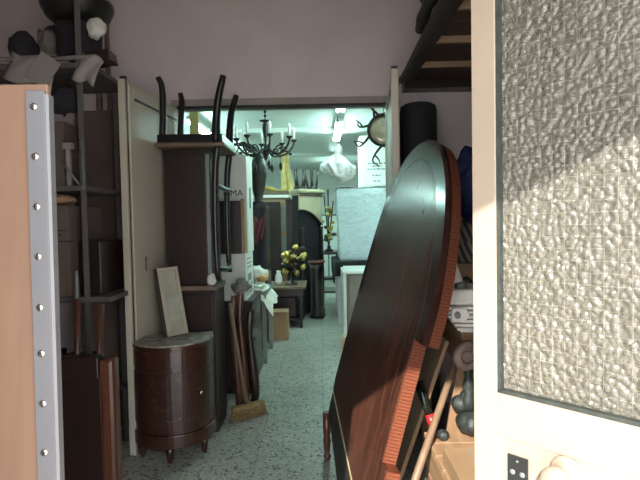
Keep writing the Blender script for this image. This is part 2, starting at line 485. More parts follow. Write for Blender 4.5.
b.faces.new([back[1][0], back[0][0]] + [r[0] for r in rows]); b.faces.new([back[0][1], back[1][1]] + [r[-1] for r in rows][::-1])
pane = mesh_obj('glass_pane', b, 'glass_pebble', d1)
b = BM()
x = GX0 + .012
while x < GX1:
    box(b, (x - .0006, -.0212, GZ0), (x + .0006, -.0202, GZ1)); x += .0205
z = GZ0 + .01
while z < GZ1:
    box(b, (GX0, -.0213, z - .0005), (GX1, -.0203, z + .0005)); z += .0205
mesh_obj('wire_mesh', b, 'wire', d1)
b = BM()
for lo, hi in (((GX0, -.016, GZ0), (GX1, -.003, GZ0 + .007)), ((GX0, -.016, GZ1 - .007), (GX1, -.003, GZ1)), ((GX0, -.016, GZ0), (GX0 + .007, -.003, GZ1)), ((GX1 - .007, -.016, GZ0), (GX1, -.003, GZ1))): box(b, lo, hi)
mesh_obj('gasket', b, 'gasket', d1)
b = BM(); box(b, (.068, -.001, .885), (.106, .003, .943), .001); lk = mesh_obj('lock_plate', b, 'black', d1)
b = BM()
for x, z, r in ((.087, .934, .0022), (.078, .912, .005), (.096, .912, .005)):
    lathe(b, [(r, 0), (r, .0016), (r * .6, .0022)], 12, (0, 0, 0), Matrix.Translation((x, .003, z)) @ Matrix.Rotation(-PI / 2, 4, 'X'))
mesh_obj('keyhole', b, 'greensteel', lk)
b = BM(); lathe(b, [(.027, 0), (.027, .004), (.024, .008), (.011, .010), (.010, .03), (.019, .036), (.026, .046), (.027, .056), (.022, .066), (.010, .071)], 28, (0, 0, 0), Matrix.Translation((.172, 0, .945)) @ Matrix.Rotation(-PI / 2, 4, 'X'))
mesh_obj('door_knob', b, 'doorpaint_white', d1)
b = BM()
for z in (.35, 1.85): lathe(b, [(.008, -.05), (.008, .05)], 10, (LW + .008, -.01, z))
mesh_obj('hinge', b, 'screw', d1)

# ================================================================== FOREGROUND LEFT: board with aluminium edge
t = thing('crate_side_panel', 'tall pale plywood board with a riveted aluminium edge, closest at left', 'board', (-.66, .8, 0))
b = BM(); box(b, (-.95, .801, 0), (-.4445, .812, 1.618), .002); mesh_obj('board', b, 'ply', t, True)
b = BM()
box(b, (-.4785, .796, 0), (-.4475, .8008, 1.606), .0008)
prism(b, [(-.4475, .797), (-.4475, .7955), (-.4455, .7955), (-.4420, .799), (-.4420, .8135), (-.4443, .8135), (-.4443, .801)], 0, 1.600)
st = mesh_obj('edge_strip', b, 'alu', t, True); st['label'] = 'grey aluminium angle edge'
for y in (107, 157, 207, 257, 308, 354, 404, 453, 503, 553, 603, 653):
    p = at(36 + (y - 107) * .036, y, .796)
    b = BM(); lathe(b, [(.0062, 0), (.0058, .0012), (.0035, .0024), (.0008, .0022)], 14, (0, 0, 0), Matrix.Translation((-.4655, .7962, p.z)) @ Matrix.Rotation(PI / 2, 4, 'X'))
    box(b, (-.4690, .7935, p.z - .0005), (-.4620, .7945, p.z + .0005))
    mesh_obj('screw', b, 'screw', st, True)

t0 = [o for o in sc.objects if o.name.startswith('crate_side_panel')][0]
t0.rotation_euler = (0, R(.5), 0); t0.location = (-.66 - .0145, .8, .0025)

# ================================================================== LEANING TABLE
a_, l_ = R(8), R(16)
U = Vector((-math.sin(a_), math.cos(a_), 0)); S = Vector((math.cos(a_), math.sin(a_), 0))
Vv = Vector((0, 0, math.cos(l_))) + S * math.sin(l_); W = U.cross(Vv)
if W.x < 0: W = -W
tm = Matrix((U, Vv, W)).transposed().to_4x4(); tm.translation = Vector((.1, 1.6, 0))
# right-handed? (U x V = W) if not, flip U in the local frame
LH = U.cross(Vv).dot(W) < 0
t = thing('dining_table', 'big dark mahogany round-ended table tipped on its end, leaning at centre right', 'table')
t.location = tm.translation
def T(bm):
    m = tm.copy(); m.translation = (0, 0, 0)
    bmesh.ops.transform(bm, matrix=m, verts=bm.verts); return bm
import mathutils
t.rotation_mode = 'XYZ'
if LH:
    tm2 = Matrix((-U, Vv, W)).transposed().to_4x4(); sg = -1
else:
    tm2 = Matrix((U, Vv, W)).transposed().to_4x4(); sg = 1
t.rotation_euler = tm2.to_euler()
def loc2(pts): return [(sg * p[0], p[1]) for p in pts]
top_ctl = [(.055, .975), (.055, 1.14), (.095, 1.31), (.165, 1.48), (.28, 1.65), (.43, 1.775), (.66, 1.845), (.87, 1.805), (1.0, 1.70), (1.08, 1.58), (1.125, 1.42), (1.15, 1.27), (1.165, 1.12), (1.17, .975)]
curve = [(p.x, p.y) for p in spline([(x, y, 0) for x, y in top_ctl], 5)]
def inset(poly, d):
    c = (sum(p[0] for p in poly) / len(poly), sum(p[1] for p in poly) / len(poly))
    out = []
    n = len(poly)
    for i, p in enumerate(poly):
        a = Vector(poly[max(i - 1, 0)]); e = Vector(poly[min(i + 1, n - 1)])
        tg = (e - a).normalized(); nn = Vector((-tg.y, tg.x))
        if nn.dot(Vector(c) - Vector(p)) < 0: nn = -nn
        q = Vector(p) + nn * d
        out.append((q.x, q.y))
    return out
TH = .055
body = inset(curve, .008)
b = BM(); prism(b, loc2(body), .008, .064); mesh_obj('rounded_end', b, 'edge', t)
# moulded front rim and the surface with a cross band
def ring(outer, inner, z0, z1, bm):
    n = len(outer); o, i = loc2(outer), loc2(inner)
    A = [bm.verts.new((*p, z0)) for p in o]; B_ = [bm.verts.new((*p, z1)) for p in i]
    for k in range(n - 1): bm.faces.new((A[k], A[k + 1], B_[k + 1], B_[k]))
    C = [bm.verts.new((*p, TH * .4)) for p in o]; D = [bm.verts.new((*p, TH * .4)) for p in i]
    for k in range(n - 1):
        bm.faces.new((C[k], D[k], D[k + 1], C[k + 1])); bm.faces.new((A[k], C[k], C[k + 1], A[k + 1])); bm.faces.new((B_[k], B_[k + 1], D[k + 1], D[k]))
    bm.faces.new((A[0], B_[0], D[0], C[0])); bm.faces.new((A[-1], C[-1], D[-1], B_[-1]))
in1 = inset(curve, .012); in2 = inset(curve, .095)
b = BM(); ring(curve, in1, .010, .0, b); ring(in1, in2, 0, .0005, b); mesh_obj('cross_band', b, 'mahog2', t)
in3 = inset(curve, .098)
b = BM(); ring(in2, in3, .0003, .0003, b); mesh_obj('inlay_line', b, 'darkend', t)
b = BM(); prism(b, loc2(in3), .001, .012); mesh_obj('tabletop', b, 'mahog', t)
def pale(u): return .283 + .207 * (u - .425)
def low(u): return max(.004, .17 + .28 * (u - .631))
# main leaf below the rounded end
u0 = .15
b = BM(); prism(b, loc2([(u0 + .012, .5), (u0 + .012, .975), (1.165, .975), (1.168, .5)]), .001, .012)
mesh_obj('table_leaf', b, 'mahog', t)
b = BM(); prism(b, loc2([(u0, .5), (u0, .974), (1.160, .974), (1.160, .5)]), .0125, TH); prism(b, loc2([(u0 - .0, .5), (u0 + .011, .5), (u0 + .011, .974), (u0, .974)]), .004, .014)
mesh_obj('leaf_edge', b, 'edge', t)
u1 = .085
b = BM(); prism(b, loc2([(u1 + .012, pale(u1)), (u1 + .012, .499), (1.168, .499), (1.15, pale(1.15))]), .001, .012)
mesh_obj('table_leaf', b, 'mahog', t)
b = BM(); prism(b, loc2([(u1, pale(u1)), (u1, .499), (1.160, .499), (1.145, pale(1.145))]), .0125, TH); prism(b, loc2([(u1, pale(u1)), (u1 + .011, pale(u1)), (u1 + .011, .499), (u1, .499)]), .004, .014)
mesh_obj('leaf_edge', b, 'edge', t)
b = BM(); prism(b, loc2([(u1, pale(u1) - .008), (u1, pale(u1)), (1.15, pale(1.15)), (1.148, pale(1.148) - .008)]), -.002, .02); mesh_obj('inlay_line', b, 'inlay', t)
b = BM(); prism(b, loc2([(u1, .006), (u1, pale(u1) - .009), (1.148, pale(1.148) - .009), (1.13, low(1.13))]), .002, TH * .8); mesh_obj('end_rail', b, 'darkend', t)
# turned foot under the far corner of the table
p = at(324, 450, 2.876)
b = BM(); lathe(b, [(.012, 0), (.020, .012), (.022, .03), (.013, .045), (.020, .08), (.024, .12), (.018, .15), (.022, .17), (.022, .285)], 14, (.018, 2.745, .001))
mesh_obj('foot', b, 'brownred', t, True)

# ================================================================== DEMILUNE CABINET
CX, CY, CR = -.92, 2.955, .235
t = thing('demilune_cabinet', 'half-round red-brown veneered cabinet in front of the cream door leaf', 'cabinet', (CX, CY, 0), (0, 0, R(14)))
def dshape(r, back=.10, n=28):
    return [(r * math.cos(PI + PI * k / n), r * math.sin(PI + PI * k / n)) for k in range(n + 1)] + [(r, back), (-r, back)]
b = BM(); prism(b, dshape(CR), .175, .665); mesh_obj('body', b, 'demi', t)
b = BM(); prism(b, dshape(CR + .008), .665, .686); mesh_obj('top_rim', b, 'demi', t, bevel=.004)
b = BM(); prism(b, dshape(CR + .004), .686, .692); o = mesh_obj('top', b, 'scratch', t); o['label'] = 'scratched grey-white cabinet top'
def arc_panel(bm, r0, r1, a0, a1, z0, z1, n=14):
    pts = [(r1 * math.cos(a0 + (a1 - a0) * k / n), r1 * math.sin(a0 + (a1 - a0) * k / n)) for k in range(n + 1)]
    pts += [(r0 * math.cos(a0 + (a1 - a0) * k / n), r0 * math.sin(a0 + (a1 - a0) * k / n)) for k in range(n, -1, -1)]
    prism(bm, pts, z0, z1)
for a0, a1 in ((186, 282), (288, 352)):
    b = BM(); arc_panel(b, CR - .01, CR + .006, R(a0), R(a1), .555, .655); mesh_obj('drawer', b, 'demi_dark', t)
    b = BM(); arc_panel(b, CR - .01, CR + .006, R(a0), R(a1), .225, .535); dr = mesh_obj('door', b, 'demi_scuffed', t)
    b = BM(); a = R(a0 + 8 if a0 > 200 else a1 - 34); 
    if a0 > 200:
        a = R(308)
        lathe(b, [(.006, 0), (.006, .008), (.012, .014), (.012, .02), (.006, .025)], 12, (0, 0, 0), Matrix.Translation(((CR + .006) * math.cos(a), (CR + .006) * math.sin(a), .395)) @ Matrix.Rotation(a, 4, 'Z') @ Matrix.Rotation(PI / 2, 4, 'Y'))
        k = mesh_obj('knob', b, 'screw', dr); k['label'] = 'bright metal knob'
b = BM(); prism(b, dshape(CR + .010), .095, .172); mesh_obj('plinth', b, 'demi', t, bevel=.004)
for a in (200, 262, 325):
    b = BM(); q = ((CR - .03) * math.cos(R(a)), (CR - .03) * math.sin(R(a)))
    lathe(b, [(.012, 0), (.016, .02), (.022, .06), (.026, .096)], 10, (*q, 0)); mesh_obj('leg', b, 'demi', t)
for x in (-.2, .2):
    b = BM(); lathe(b, [(.012, 0), (.016, .02), (.022, .06), (.026, .096)], 10, (x, .07, 0)); mesh_obj('leg', b, 'demi', t)

# ------------------------------------------------------------------ small frame leaning on it
q0 = at(167, 336, 2.90); q1 = at(188, 329, 2.98); q2 = at(153, 268, 2.96); q3 = at(174, 264, 3.04)
zb = .692
t = thing('picture_frame', 'small cream-edged frame with grey glass leaning on top of the half-round cabinet', 'frame')
ex = (q1 - q0); ex.z = 0; wd = ex.length; ex.normalize()
ez = (q2 - q0); hh = ez.length; ez.normalize()
ez = (ez - ex * ez.dot(ex) * .45).normalized(); en = ex.cross(ez).normalized(); ex2 = ez.cross(en)
m = Matrix((ex2, en, ez)).transposed().to_4x4(); m.translation = Vector((q0.x, q0.y, zb + .012))
t.matrix_basis = m
b = BM(); fw_ = .022
box(b, (0, -.012, 0), (wd, .012, fw_), .003); box(b, (0, -.012, hh - fw_), (wd, .012, hh), .003); box(b, (0, -.012, fw_), (fw_, .012, hh - fw_), .003); box(b, (wd - fw_, -.012, fw_), (wd, .012, hh - fw_), .003)
mesh_obj('moulding', b, 'framecream', t)
b = BM(); box(b, (fw_, -.004, fw_), (wd - fw_, .004, hh - fw_)); mesh_obj('glass_pane', b, 'glassgrey', t)
b = BM(); box(b, (-.012, -.014, 0), (-.0005, .016, hh)); mesh_obj('backing', b, 'dark', t)

# ================================================================== TALL DARK CABINET
t = thing('tall_cabinet', 'tall near-black two-part cabinet beside the cream door leaf', 'cabinet', (-.85, 3.3, 0))
b = BM(); box(b, (-1.02, 3.18, .985), (-.712, 3.44, 1.882), .006); mesh_obj('upper_case', b, 'dark', t, True)
b = BM(); box(b, (-.99, 3.165, 1.015), (-.748, 3.181, 1.85), .004); dr = mesh_obj('door', b, 'darkred', t, True)
b = BM(); box(b, (-.746, 3.168, 1.015), (-.720, 3.18, 1.85), .003); o = mesh_obj('corner_strip', b, 'greensteel', t, True)
b = BM(); box(b, (-1.03, 3.13, .950), (-.685, 3.44, .984), .006); mesh_obj('ledge', b, 'slabedge', t, True)
b = BM(); box(b, (-1.015, 3.15, .06), (-.695, 3.44, .949), .005); mesh_obj('lower_case', b, 'dark', t, True)
b = BM(); box(b, (-.985, 3.136, .12), (-.715, 3.151, .93), .004); dr = mesh_obj('door', b, 'darkred', t, True)
b = BM(); lathe(b, [(.005, 0), (.005, .01), (.011, .016), (.011, .022), (.004, .026)], 12, (0, 0, 0), Matrix.Translation((-.728, 3.136, .60)) @ Matrix.Rotation(PI / 2, 4, 'X')); mesh_obj('knob', b, 'screw', dr, True)
b = BM(); box(b, (-1.0, 3.16, 0), (-.70, 3.43, .06)); mesh_obj('plinth', b, 'dark', t, True)

# ------------------------------------------------------------------ chair turned over on it
t = thing('dining_chair', 'black wooden chair turned upside down on top of the tall dark cabinet', 'chair', (-.82, 3.33, 1.883))
def chair_part(name, bm, mat):
    for v in bm.verts: v.co = Vector((v.co.x * 1.04, v.co.y * 1.035, 1.883 + (v.co.z - 1.875) * 1.04))
    return mesh_obj(name, bm, mat, t, True)
b = BM(); box(b, (-1.005, 2.97, 1.875), (-.575, 3.42, 1.905), .012); chair_part('seat', b, 'slabedge')
b = BM()
for lo, hi in (((-.99, 2.985, 1.904), (-.59, 3.01, 1.955)), ((-.99, 3.385, 1.904), (-.59, 3.41, 1.955)), ((-.99, 2.99, 1.904), (-.965, 3.40, 1.955)), ((-.615, 2.99, 1.904), (-.59, 3.40, 1.955))): box(b, lo, hi, .003)
chair_part('apron', b, 'chairwood')
def cleg(pts, r):
    b = BM(); tube(b, spline(pts, 4), [r[0] + (r[1] - r[0]) * i / (len(pts) * 4 - 4) for i in range(len(pts) * 4 - 3)], 8); return b
chair_part('leg', cleg([(-.965, 3.01, 1.905), (-.955, 3.008, 2.1), (-.955, 3.0, 2.25), (-.975, 2.99, 2.305)], (.024, .017)), 'chairwood')
chair_part('leg', cleg([(-.965, 3.39, 1.905), (-.955, 3.39, 2.1), (-.945, 3.395, 2.25), (-.955, 3.40, 2.315)], (.024, .017)), 'chairwood')
chair_part('leg', cleg([(-.632, 3.0, 1.905), (-.625, 3.0, 2.05), (-.605, 2.99, 2.18), (-.572, 2.98, 2.305)], (.029, .020)), 'chairwood')
chair_part('leg', cleg([(-.622, 3.39, 1.905), (-.615, 3.39, 2.05), (-.60, 3.395, 2.18), (-.565, 3.40, 2.295)], (.029, .020)), 'chairwood')
for y in (3.0, 3.39):
    b = BM(); tube(b, spline([(-.620, y, 1.90), (-.640, y, 1.74), (-.648, y, 1.5), (-.648, y, 1.24), (-.640, y, 1.06)], 4), [.024 - .008 * i / 16 for i in range(17)], 8)
    chair_part('back_post', b, 'chairwood')
for z, x in ((1.64, -.644), (1.12, -.643)):
    b = BM(); tube(b, spline([(x, 3.0, z), (x + .025, 3.1, z - .012), (x + .03, 3.2, z - .016), (x + .025, 3.3, z - .012), (x, 3.39, z)], 3), .017, 8); chair_part('back_rail', b, 'chairwood')

# ------------------------------------------------------------------ curved furniture legs, rag and broom to its right
base = [(-.640, 3.50, 0), (-.60, 3.575, 0), (-.535, 3.60, 0), (-.62, 3.68, 0), (-.545, 3.72, 0)]
labs = ['long curved dark spindle leaning by the tall cabinet, nearest the broom handle', 'reddish carved spindle leaning behind the broom handle', 'thick dark carved spindle standing right of the broom handle',
        'slim dark spindle at the back of the pile by the tall cabinet', 'short dark carved spindle lowest behind the broom head']
hts = [.86, .90, .74, .82, .5]
for i, (p, lb, h) in enumerate(zip(base, labs, hts)):
    b = BM(); o = Vector(p)
    pts = spline([o + Vector((0, 0, .016)), o + Vector((.022, .0, .10)), o + Vector((.008, .0, .35 * h / .8)), o + Vector((-.012, .0, .62 * h / .8)), o + Vector((.0, .02, h))], 5)
    rr = [.018 + .010 * math.sin(PI * min(1, j / 16)) ** 2 + (.006 if j > 15 else 0) for j in range(len(pts))]
    if i == 2: rr = [r * 1.35 for r in rr]
    tube(b, pts, rr, 9)
    solo('carved_spindle', b, ['brownred', 'brownred', 'darkred', 'dark', 'darkred'][i], lb, 'carved wood', 'loose carved spindles by the tall cabinet')
t = thing('broom', 'broom with straw-coloured head standing on the terrazzo floor', 'broom', (-.56, 3.42, 0))
hb = Vector((-.548, 3.40, .09)); ht = Vector((-.655, 3.42, .82))
b = BM(); tube(b, [hb, (hb + ht) / 2 , ht], [.015, .014, .013], 10); mesh_obj('handle', b, 'handle', t, True)
m = Matrix.Translation((-.535, 3.395, 0)) @ Matrix.Rotation(R(34), 4, 'Z')
b = BM(); box(b, (-.125, -.026, .065), (.125, .026, .10), .008, m); mesh_obj('head', b, 'straw', t, True)
b = BM()
rnd = random.Random(5)
for i in range(30):
    for j in range(5):
        x = -.118 + i * .00814; y = -.02 + j * .01
        tube(b, [m @ Vector((x, y, .066)), m @ Vector((x * 1.12 + rnd.uniform(-.006, .006), y * 1.7 + rnd.uniform(-.005, .005), .003))], [.0042, .0036], 4)
mesh_obj('bristles', b, 'straw', t, True)
b = BM(); blob(b, (-.72, 3.153, 1.02), (.03, .014, .04), 2, .5, 3, 3, .9845); solo('rag', b, 'cloth', 'small crumpled white rag on the ledge of the tall cabinet', 'rag')
b = BM(); blob(b, (-.60, 3.60, .915), (.06, .10, .05), 5, .5, 3, 3); solo('cloth_bundle', b, 'greycloth', 'dark grey cloth bundle laid over the tops of the loose furniture legs', 'cloth')

# ================================================================== BACK ROOM, left row
t = thing('pedestal_cupboard', 'low dark cupboard under the white cartons just past the doorway', 'cupboard', (-.78, 4.1, 0))
b = BM(); box(b, (-1.02, 3.86, .05), (-.56, 4.45, .735), .006); mesh_obj('body', b, 'dark', t, True)
b = BM(); box(b, (-1.04, 3.84, .735), (-.55, 4.46, .765), .006); mesh_obj('top', b, 'darkred', t, True)
b = BM(); box(b, (-.99, 3.848, .09), (-.60, 3.861, .70), .004); mesh_obj('door', b, 'darkred', t, True)
b = BM(); box(b, (-1.0, 3.88, 0), (-.58, 4.43, .05)); mesh_obj('plinth', b, 'dark', t, True)
t = thing('carton', 'lower white carton with recycling marks, below the framed dark panel', 'carton', (-.78, 4.1, .766))
b = BM(); box(b, (-.98, 3.86, .766), (-.602, 4.28, 1.145), .004); mesh_obj('box', b, 'white', t, True)
text_part('lettering', 'CLT', .06, 'ink', Matrix.Translation((-.12, -.2412, .20)) @ Matrix.Rotation(PI / 2, 4, 'X'), t)
b = BM()
for k in range(4): box(b, (-.6022, 3.90 + k * .08, .80), (-.6008, 3.955 + k * .08, .86 + .03 * (k % 2)))
for k in range(3): box(b, (-.6022, 3.93, 1.02 + k * .035), (-.6008, 4.17, 1.032 + k * .035))
box(b, (-.6022, 3.96, .91), (-.6008, 4.16, .97))
mesh_obj('handling_mark', b, 'inkgrey', t, True)
t = thing('carton', 'upper white carton with black lettering, behind the framed dark panel', 'carton', (-.8, 4.2, 1.146))
b = BM(); box(b, (-1.0, 4.0, 1.146), (-.600, 4.34, 1.955), .004); mesh_obj('box', b, 'white', t, True)
text_part('lettering', 'MMA', .075, 'ink', Matrix.Translation((.085, -.2012, .495)) @ Matrix.Rotation(PI / 2, 4, 'X'), t)
b = BM(); box(b, (-.6002, 4.13, 1.52), (-.5988, 4.22, 1.70)); mesh_obj('side_label', b, 'teal', t, True)
t = thing('framed_panel', 'dark panel in a tan wooden frame standing against the upper white carton', 'frame', (-.74, 3.92, 1.146))
b = BM(); box(b, (-.94, 3.885, 1.147), (-.635, 3.975, 1.575), .003); mesh_obj('panel', b, 'darkred', t, True)
b = BM(); box(b, (-.6345, 3.88, 1.147), (-.606, 3.985, 1.59), .003); mesh_obj('frame_edge', b, 'tan', t, True)

t = thing('steel_table', 'narrow grey steel table with white cloth over its top', 'table', (-.68, 5.0, 0))
for x in (-.79, -.565):
    for y in (4.72, 5.28):
        b = BM(); box(b, (x - .02, y - .02, 0), (x + .02, y + .02, .69), .003); mesh_obj('leg', b, 'greensteel', t, True)
b = BM(); box(b, (-.83, 4.68, .69), (-.53, 5.32, .715), .004); mesh_obj('top', b, 'greensteel', t, True)
b = BM(); box(b, (-.79, 4.735, .06), (-.565, 5.265, .085), .003); mesh_obj('shelf', b, 'greensteel', t, True)
b = BM(); box(b, (-.765, 4.76, .10), (-.60, 5.22, .60), .01); solo('storage_box', b, 'blackcloth', 'black box standing on the lower shelf of the grey steel table', 'box')
def drape(s, t_):
    return Vector((.01 * math.sin(9 * t_ + 3 * s), .015 * math.sin(7 * s), -.16 * max(0, s - .72) / .28 * 1.0 - .10 * max(0, .18 - t_) / .18 + .012 * math.sin(13 * s + 8 * t_)))
b = BM(); sheet(b, (-.82, 4.655, .735), (.35, 0, 0), (0, .62, 0), 18, 18, drape); solo('cloth', b, 'cloth', 'white cloth hanging over the edge of the grey steel table', 'cloth')
b = BM(); blob(b, (-.66, 4.95, .855), (.115, .14, .09), 4, .35, 3, 2.4, .752); t = solo('cloth_bag', b, 'cloth', 'lumpy white and orange bag lying on the cloth-covered steel table', 'bag')
b = BM(); blob(b, (-.600, 4.875, .835), (.065, .09, .04), 8, .3, 3, 2.4); o = mesh_obj('patch', b, 'orange', t, True); o['label'] = 'orange part of the bag'

# dark fabric cupboard / carved ornament behind
t = thing('covered_cupboard', 'tall narrow cupboard hung with dark maroon and black cloth', 'cupboard', (-.78, 5.75, 0))
b = BM(); box(b, (-1.0, 5.5, 0), (-.62, 6.0, 1.60), .01); mesh_obj('body', b, 'dark', t, True)
def hang(s, t_): return Vector((0, -.03 * abs(math.sin(7 * s + 2 * t_)) - .01, .03 * math.sin(9 * s)))
b = BM(); sheet(b, (-.98, 5.485, 1.61), (.37, 0, 0), (0, -.01, -.85), 18, 10, hang, -.006); mesh_obj('cloth', b, 'fabric', t, True)
b = BM(); sheet(b, (-.76, 5.43, 1.44), (.16, 0, .03), (-.05, -.012, -.28), 12, 6, hang, -.006); o = mesh_obj('cloth_fold', b, 'maroon', t, True); o['label'] = 'maroon cloth'
t = thing('carved_ornament', 'tall black carved ornament with a curved branch, standing left of the chandelier', 'ornament', (-.72, 5.72, 1.60))
b = BM(); lathe(b, [(.09, 0), (.095, .03), (.05, .06), (.055, .12), (.085, .24), (.105, .36), (.10, .47), (.07, .56), (.05, .60), (.02, .63)], 18, (-.72, 5.72, 1.602)); mesh_obj('body', b, 'bronze', t, True)
b = BM(); pts = spline([(-.72, 5.72, 2.2), (-.76, 5.72, 2.27), (-.84, 5.70, 2.315), (-.95, 5.68, 2.325), (-1.06, 5.66, 2.305)], 5); tube(b, pts, [.032, .034, .036, .038, .04, .04, .038, .036, .034, .032, .03, .028, .026, .024, .022, .02, .018, .017, .016, .015, .012], 10)
for k in range(0, 21, 3):
    pnt = pts[k]
    tube(b, spline([pnt, pnt + Vector((.01, 0, -.05)), pnt + Vector((-.02, 0, -.09 - .01 * (k % 2)))], 3), [.011, .010, .009, .008, .007, .006, .004], 6)
mesh_obj('branch', b, 'bronze', t, True)

# iron chandelier
def chandelier(loc, zc):
    t = thing('chandelier', 'black iron candle chandelier hanging from the ceiling past the doorway', 'chandelier', loc)
    x, y, z = loc
    b = BM(); tube(b, [(0, 0, .30), (0, 0, zc - z)], .006, 6)
    for k in range(8): lathe(b, [(.012, 0), (.016, .012), (.012, .024)], 8, (0, 0, .34 + k * .045))
    mesh_obj('chain', b, 'bronze', t)
    b = BM(); lathe(b, [(.010, -.12), (.022, -.09), (.032, -.05), (.035, 0), (.022, .03), (.013, .06), (.016, .12), (.028, .17), (.036, .22), (.030, .26), (.018, .285), (.06, .295), (.065, .302), (.015, .31)], 18); mesh_obj('stem', b, 'bronze', t)
    n = 8
    for k in range(n):
        a = 2 * PI * k / n + .25
        d = Vector((math.cos(a), math.sin(a), 0))
        b = BM(); pts = spline([d * .03 + V(0, 0, 0), d * .12 + V(0, 0, -.06), d * .22 + V(0, 0, -.05), d * .29 + V(0, 0, .02), d * .31 + V(0, 0, .08)], 5)
        tube(b, pts, .011, 8)
        tube(b, spline([d * .10 + V(0, 0, -.05), d * .15 + V(0, 0, .015), d * .21 + V(0, 0, .02), d * .20 + V(0, 0, -.02)], 4), .008, 6)
        for j in (.12, .2, .27):
            blob(b, d * j + V(0, 0, -.03 + .02 * math.sin(j * 40)), (.022, .022, .016), k + j, .4, 1, 3)
        ar = mesh_obj('arm', b, 'bronze', t)
        c = d * .31
        b = BM(); lathe(b, [(.008, .07), (.02, .08), (.038, .10), (.034, .105), (.012, .105)], 12, c); mesh_obj('drip_pan', b, 'bronze', ar)
        b = BM(); lathe(b, [(.011, .106), (.011, .17), (.017, .19), (.016, .215), (.004, .24)], 10, c); o = mesh_obj('candle', b, 'bulb', ar); o['label'] = 'white candle bulb'
    for k in range(5):
        a = 2 * PI * k / 5; b = BM(); c = V(.16 * math.cos(a), .16 * math.sin(a), 0)
        tube(b, [c + V(0, 0, -.05), c + V(0, 0, -.14)], .003, 5); lathe(b, [(.004, -.24), (.018, -.20), (.02, -.17), (.006, -.14)], 8, c)
        mesh_obj('pendant_drop', b, 'bronze', t)
    return t
chandelier((-.565, 5.2, 2.19), 2.75)

# tan cupboard with marble top
t = thing('marble_topped_cupboard', 'tan wooden cupboard with white marble top, deep in the left row', 'cupboard', (-.75, 7.8, 0))
b = BM(); box(b, (-1.05, 7.8, .05), (-.50, 8.35, 1.80), .006); mesh_obj('body', b, 'tan', t, True)
b = BM(); box(b, (-1.08, 7.76, 1.801), (-.47, 8.38, 1.85), .008); mesh_obj('marble_top', b, 'marble', t, True)
b = BM(); box(b, (-1.03, 7.785, .1), (-.63, 7.801, 1.74), .004); mesh_obj('door', b, 'dark', t, True)
for z in (.75, 1.25):
    b = BM(); box(b, (-.61, 7.788, z), (-.52, 7.801, z + .42), .004); mesh_obj('panel', b, 'greysteel' if False else 'greensteel', t, True)
b = BM(); box(b, (-1.03, 7.82, 0), (-.52, 8.33, .05)); mesh_obj('plinth', b, 'dark', t, True)
t = thing('carved_crest', 'carved dark tan crest with gold garland lying on the marble-topped cupboard', 'carving', (-.75, 7.7, 1.851))
b = BM(); box(b, (-1.0, 7.92, 1.851), (-.50, 8.08, 1.93), .02); mesh_obj('base', b, 'slabedge', t, True)
b = BM()
for k in range(11):
    blob(b, (-.96 + k * .042, 7.98, 1.945 + .035 * math.sin(k * .63)), (.036, .04, .036), k, .4, 2, 3)
mesh_obj('garland', b, 'gold', t, True)
t = thing('gilded_harp_frame', 'tall yellow gilded curved frame rising behind the chandelier', 'carving', (-.55, 8.0, 1.851))
b = BM(); tube(b, spline([(-.60, 8.2, 1.86), (-.585, 8.2, 2.1), (-.60, 8.2, 2.35), (-.575, 8.2, 2.55), (-.55, 8.2, 2.64)], 5), [.05] * 21, 8); mesh_obj('upright', b, 'goldyel', t, True)
b = BM(); tube(b, spline([(-.50, 8.2, 1.86), (-.475, 8.2, 1.98), (-.52, 8.2, 2.18), (-.545, 8.2, 2.42), (-.545, 8.2, 2.62)], 5), [.075 - .0018 * i for i in range(21)], 8); mesh_obj('curved_side', b, 'goldyel', t, True)
b = BM(); blob(b, (-.555, 8.2, 2.64), (.06, .04, .04), 3, .4, 2, 3); mesh_obj('crest', b, 'gold', t, True)

# cream-arched cabinet turned to the right
def frame_mat(loc, ang):
    m = Matrix.Rotation(ang, 4, 'Z'); m.translation = Vector(loc); return m
t = thing('arched_sideboard', 'black cabinet with cream arched apron and stepped cornice, deep in the left row', 'cabinet', (-.30, 7.10, 0), (0, 0, R(38)))
Wd = .42
b = BM(); box(b, (0, .02, .02), (Wd, .18, 1.80), .006); mesh_obj('body', b, 'blackcloth', t)
b = BM()
for k, (z, o_) in enumerate(((1.80, .0), (1.825, .02), (1.85, .035), (1.872, .02))): box(b, (-.0 - o_, -.02 - o_, z), (Wd + o_, .19, z + .023), .004)
mesh_obj('cornice', b, 'cream', t)
b = BM()
poly = [(.0, 1.797), (.0, 1.58)] + [(.02 + .37 * k / 14, 1.585 - .20 * (k / 14) ** 2.2) for k in range(15)] + [(Wd, 1.36), (Wd, 1.797)]
m = Matrix(((1, 0, 0, 0), (0, 0, 1, 0), (0, 1, 0, 0), (0, 0, 0, 1)))
prism(b, poly, -.012, .019, m); mesh_obj('arched_apron', b, 'cream', t)
b = BM()
pts = [V(.0, -.015, 1.58)] + [V(.02 + .37 * k / 14, -.015, 1.580 - .20 * (k / 14) ** 2.2) for k in range(15)] + [V(Wd, -.015, 1.355)]
tube(b, pts, .012, 6); box(b, (-.03, -.055, 1.824), (Wd + .03, -.01, 1.832)); box(b, (-.005, -.03, 1.79), (Wd + .005, -.01, 1.80)); mesh_obj('apron_bead', b, 'dark', t)
for x in (.03, Wd - .03):
    b = BM(); lathe(b, [(.025, 0), (.03, .05), (.018, .08), (.028, .5), (.018, 1.28), (.03, 1.33)], 10, (x, -.035, .0)); mesh_obj('column', b, 'dark', t)
t2 = thing('dark_cabinet', 'plain near-black cabinet between the marble-topped cupboard and the arched cream one', 'cabinet', (-.39, 7.6, 0))
b = BM(); box(b, (-.52, 7.45, .04), (-.25, 7.73, 1.72), .008); mesh_obj('body', b, 'dark', t2, True)
b = BM(); box(b, (-.505, 7.438, .1), (-.265, 7.451, 1.66), .004); mesh_obj('door', b, 'dark', t2, True)
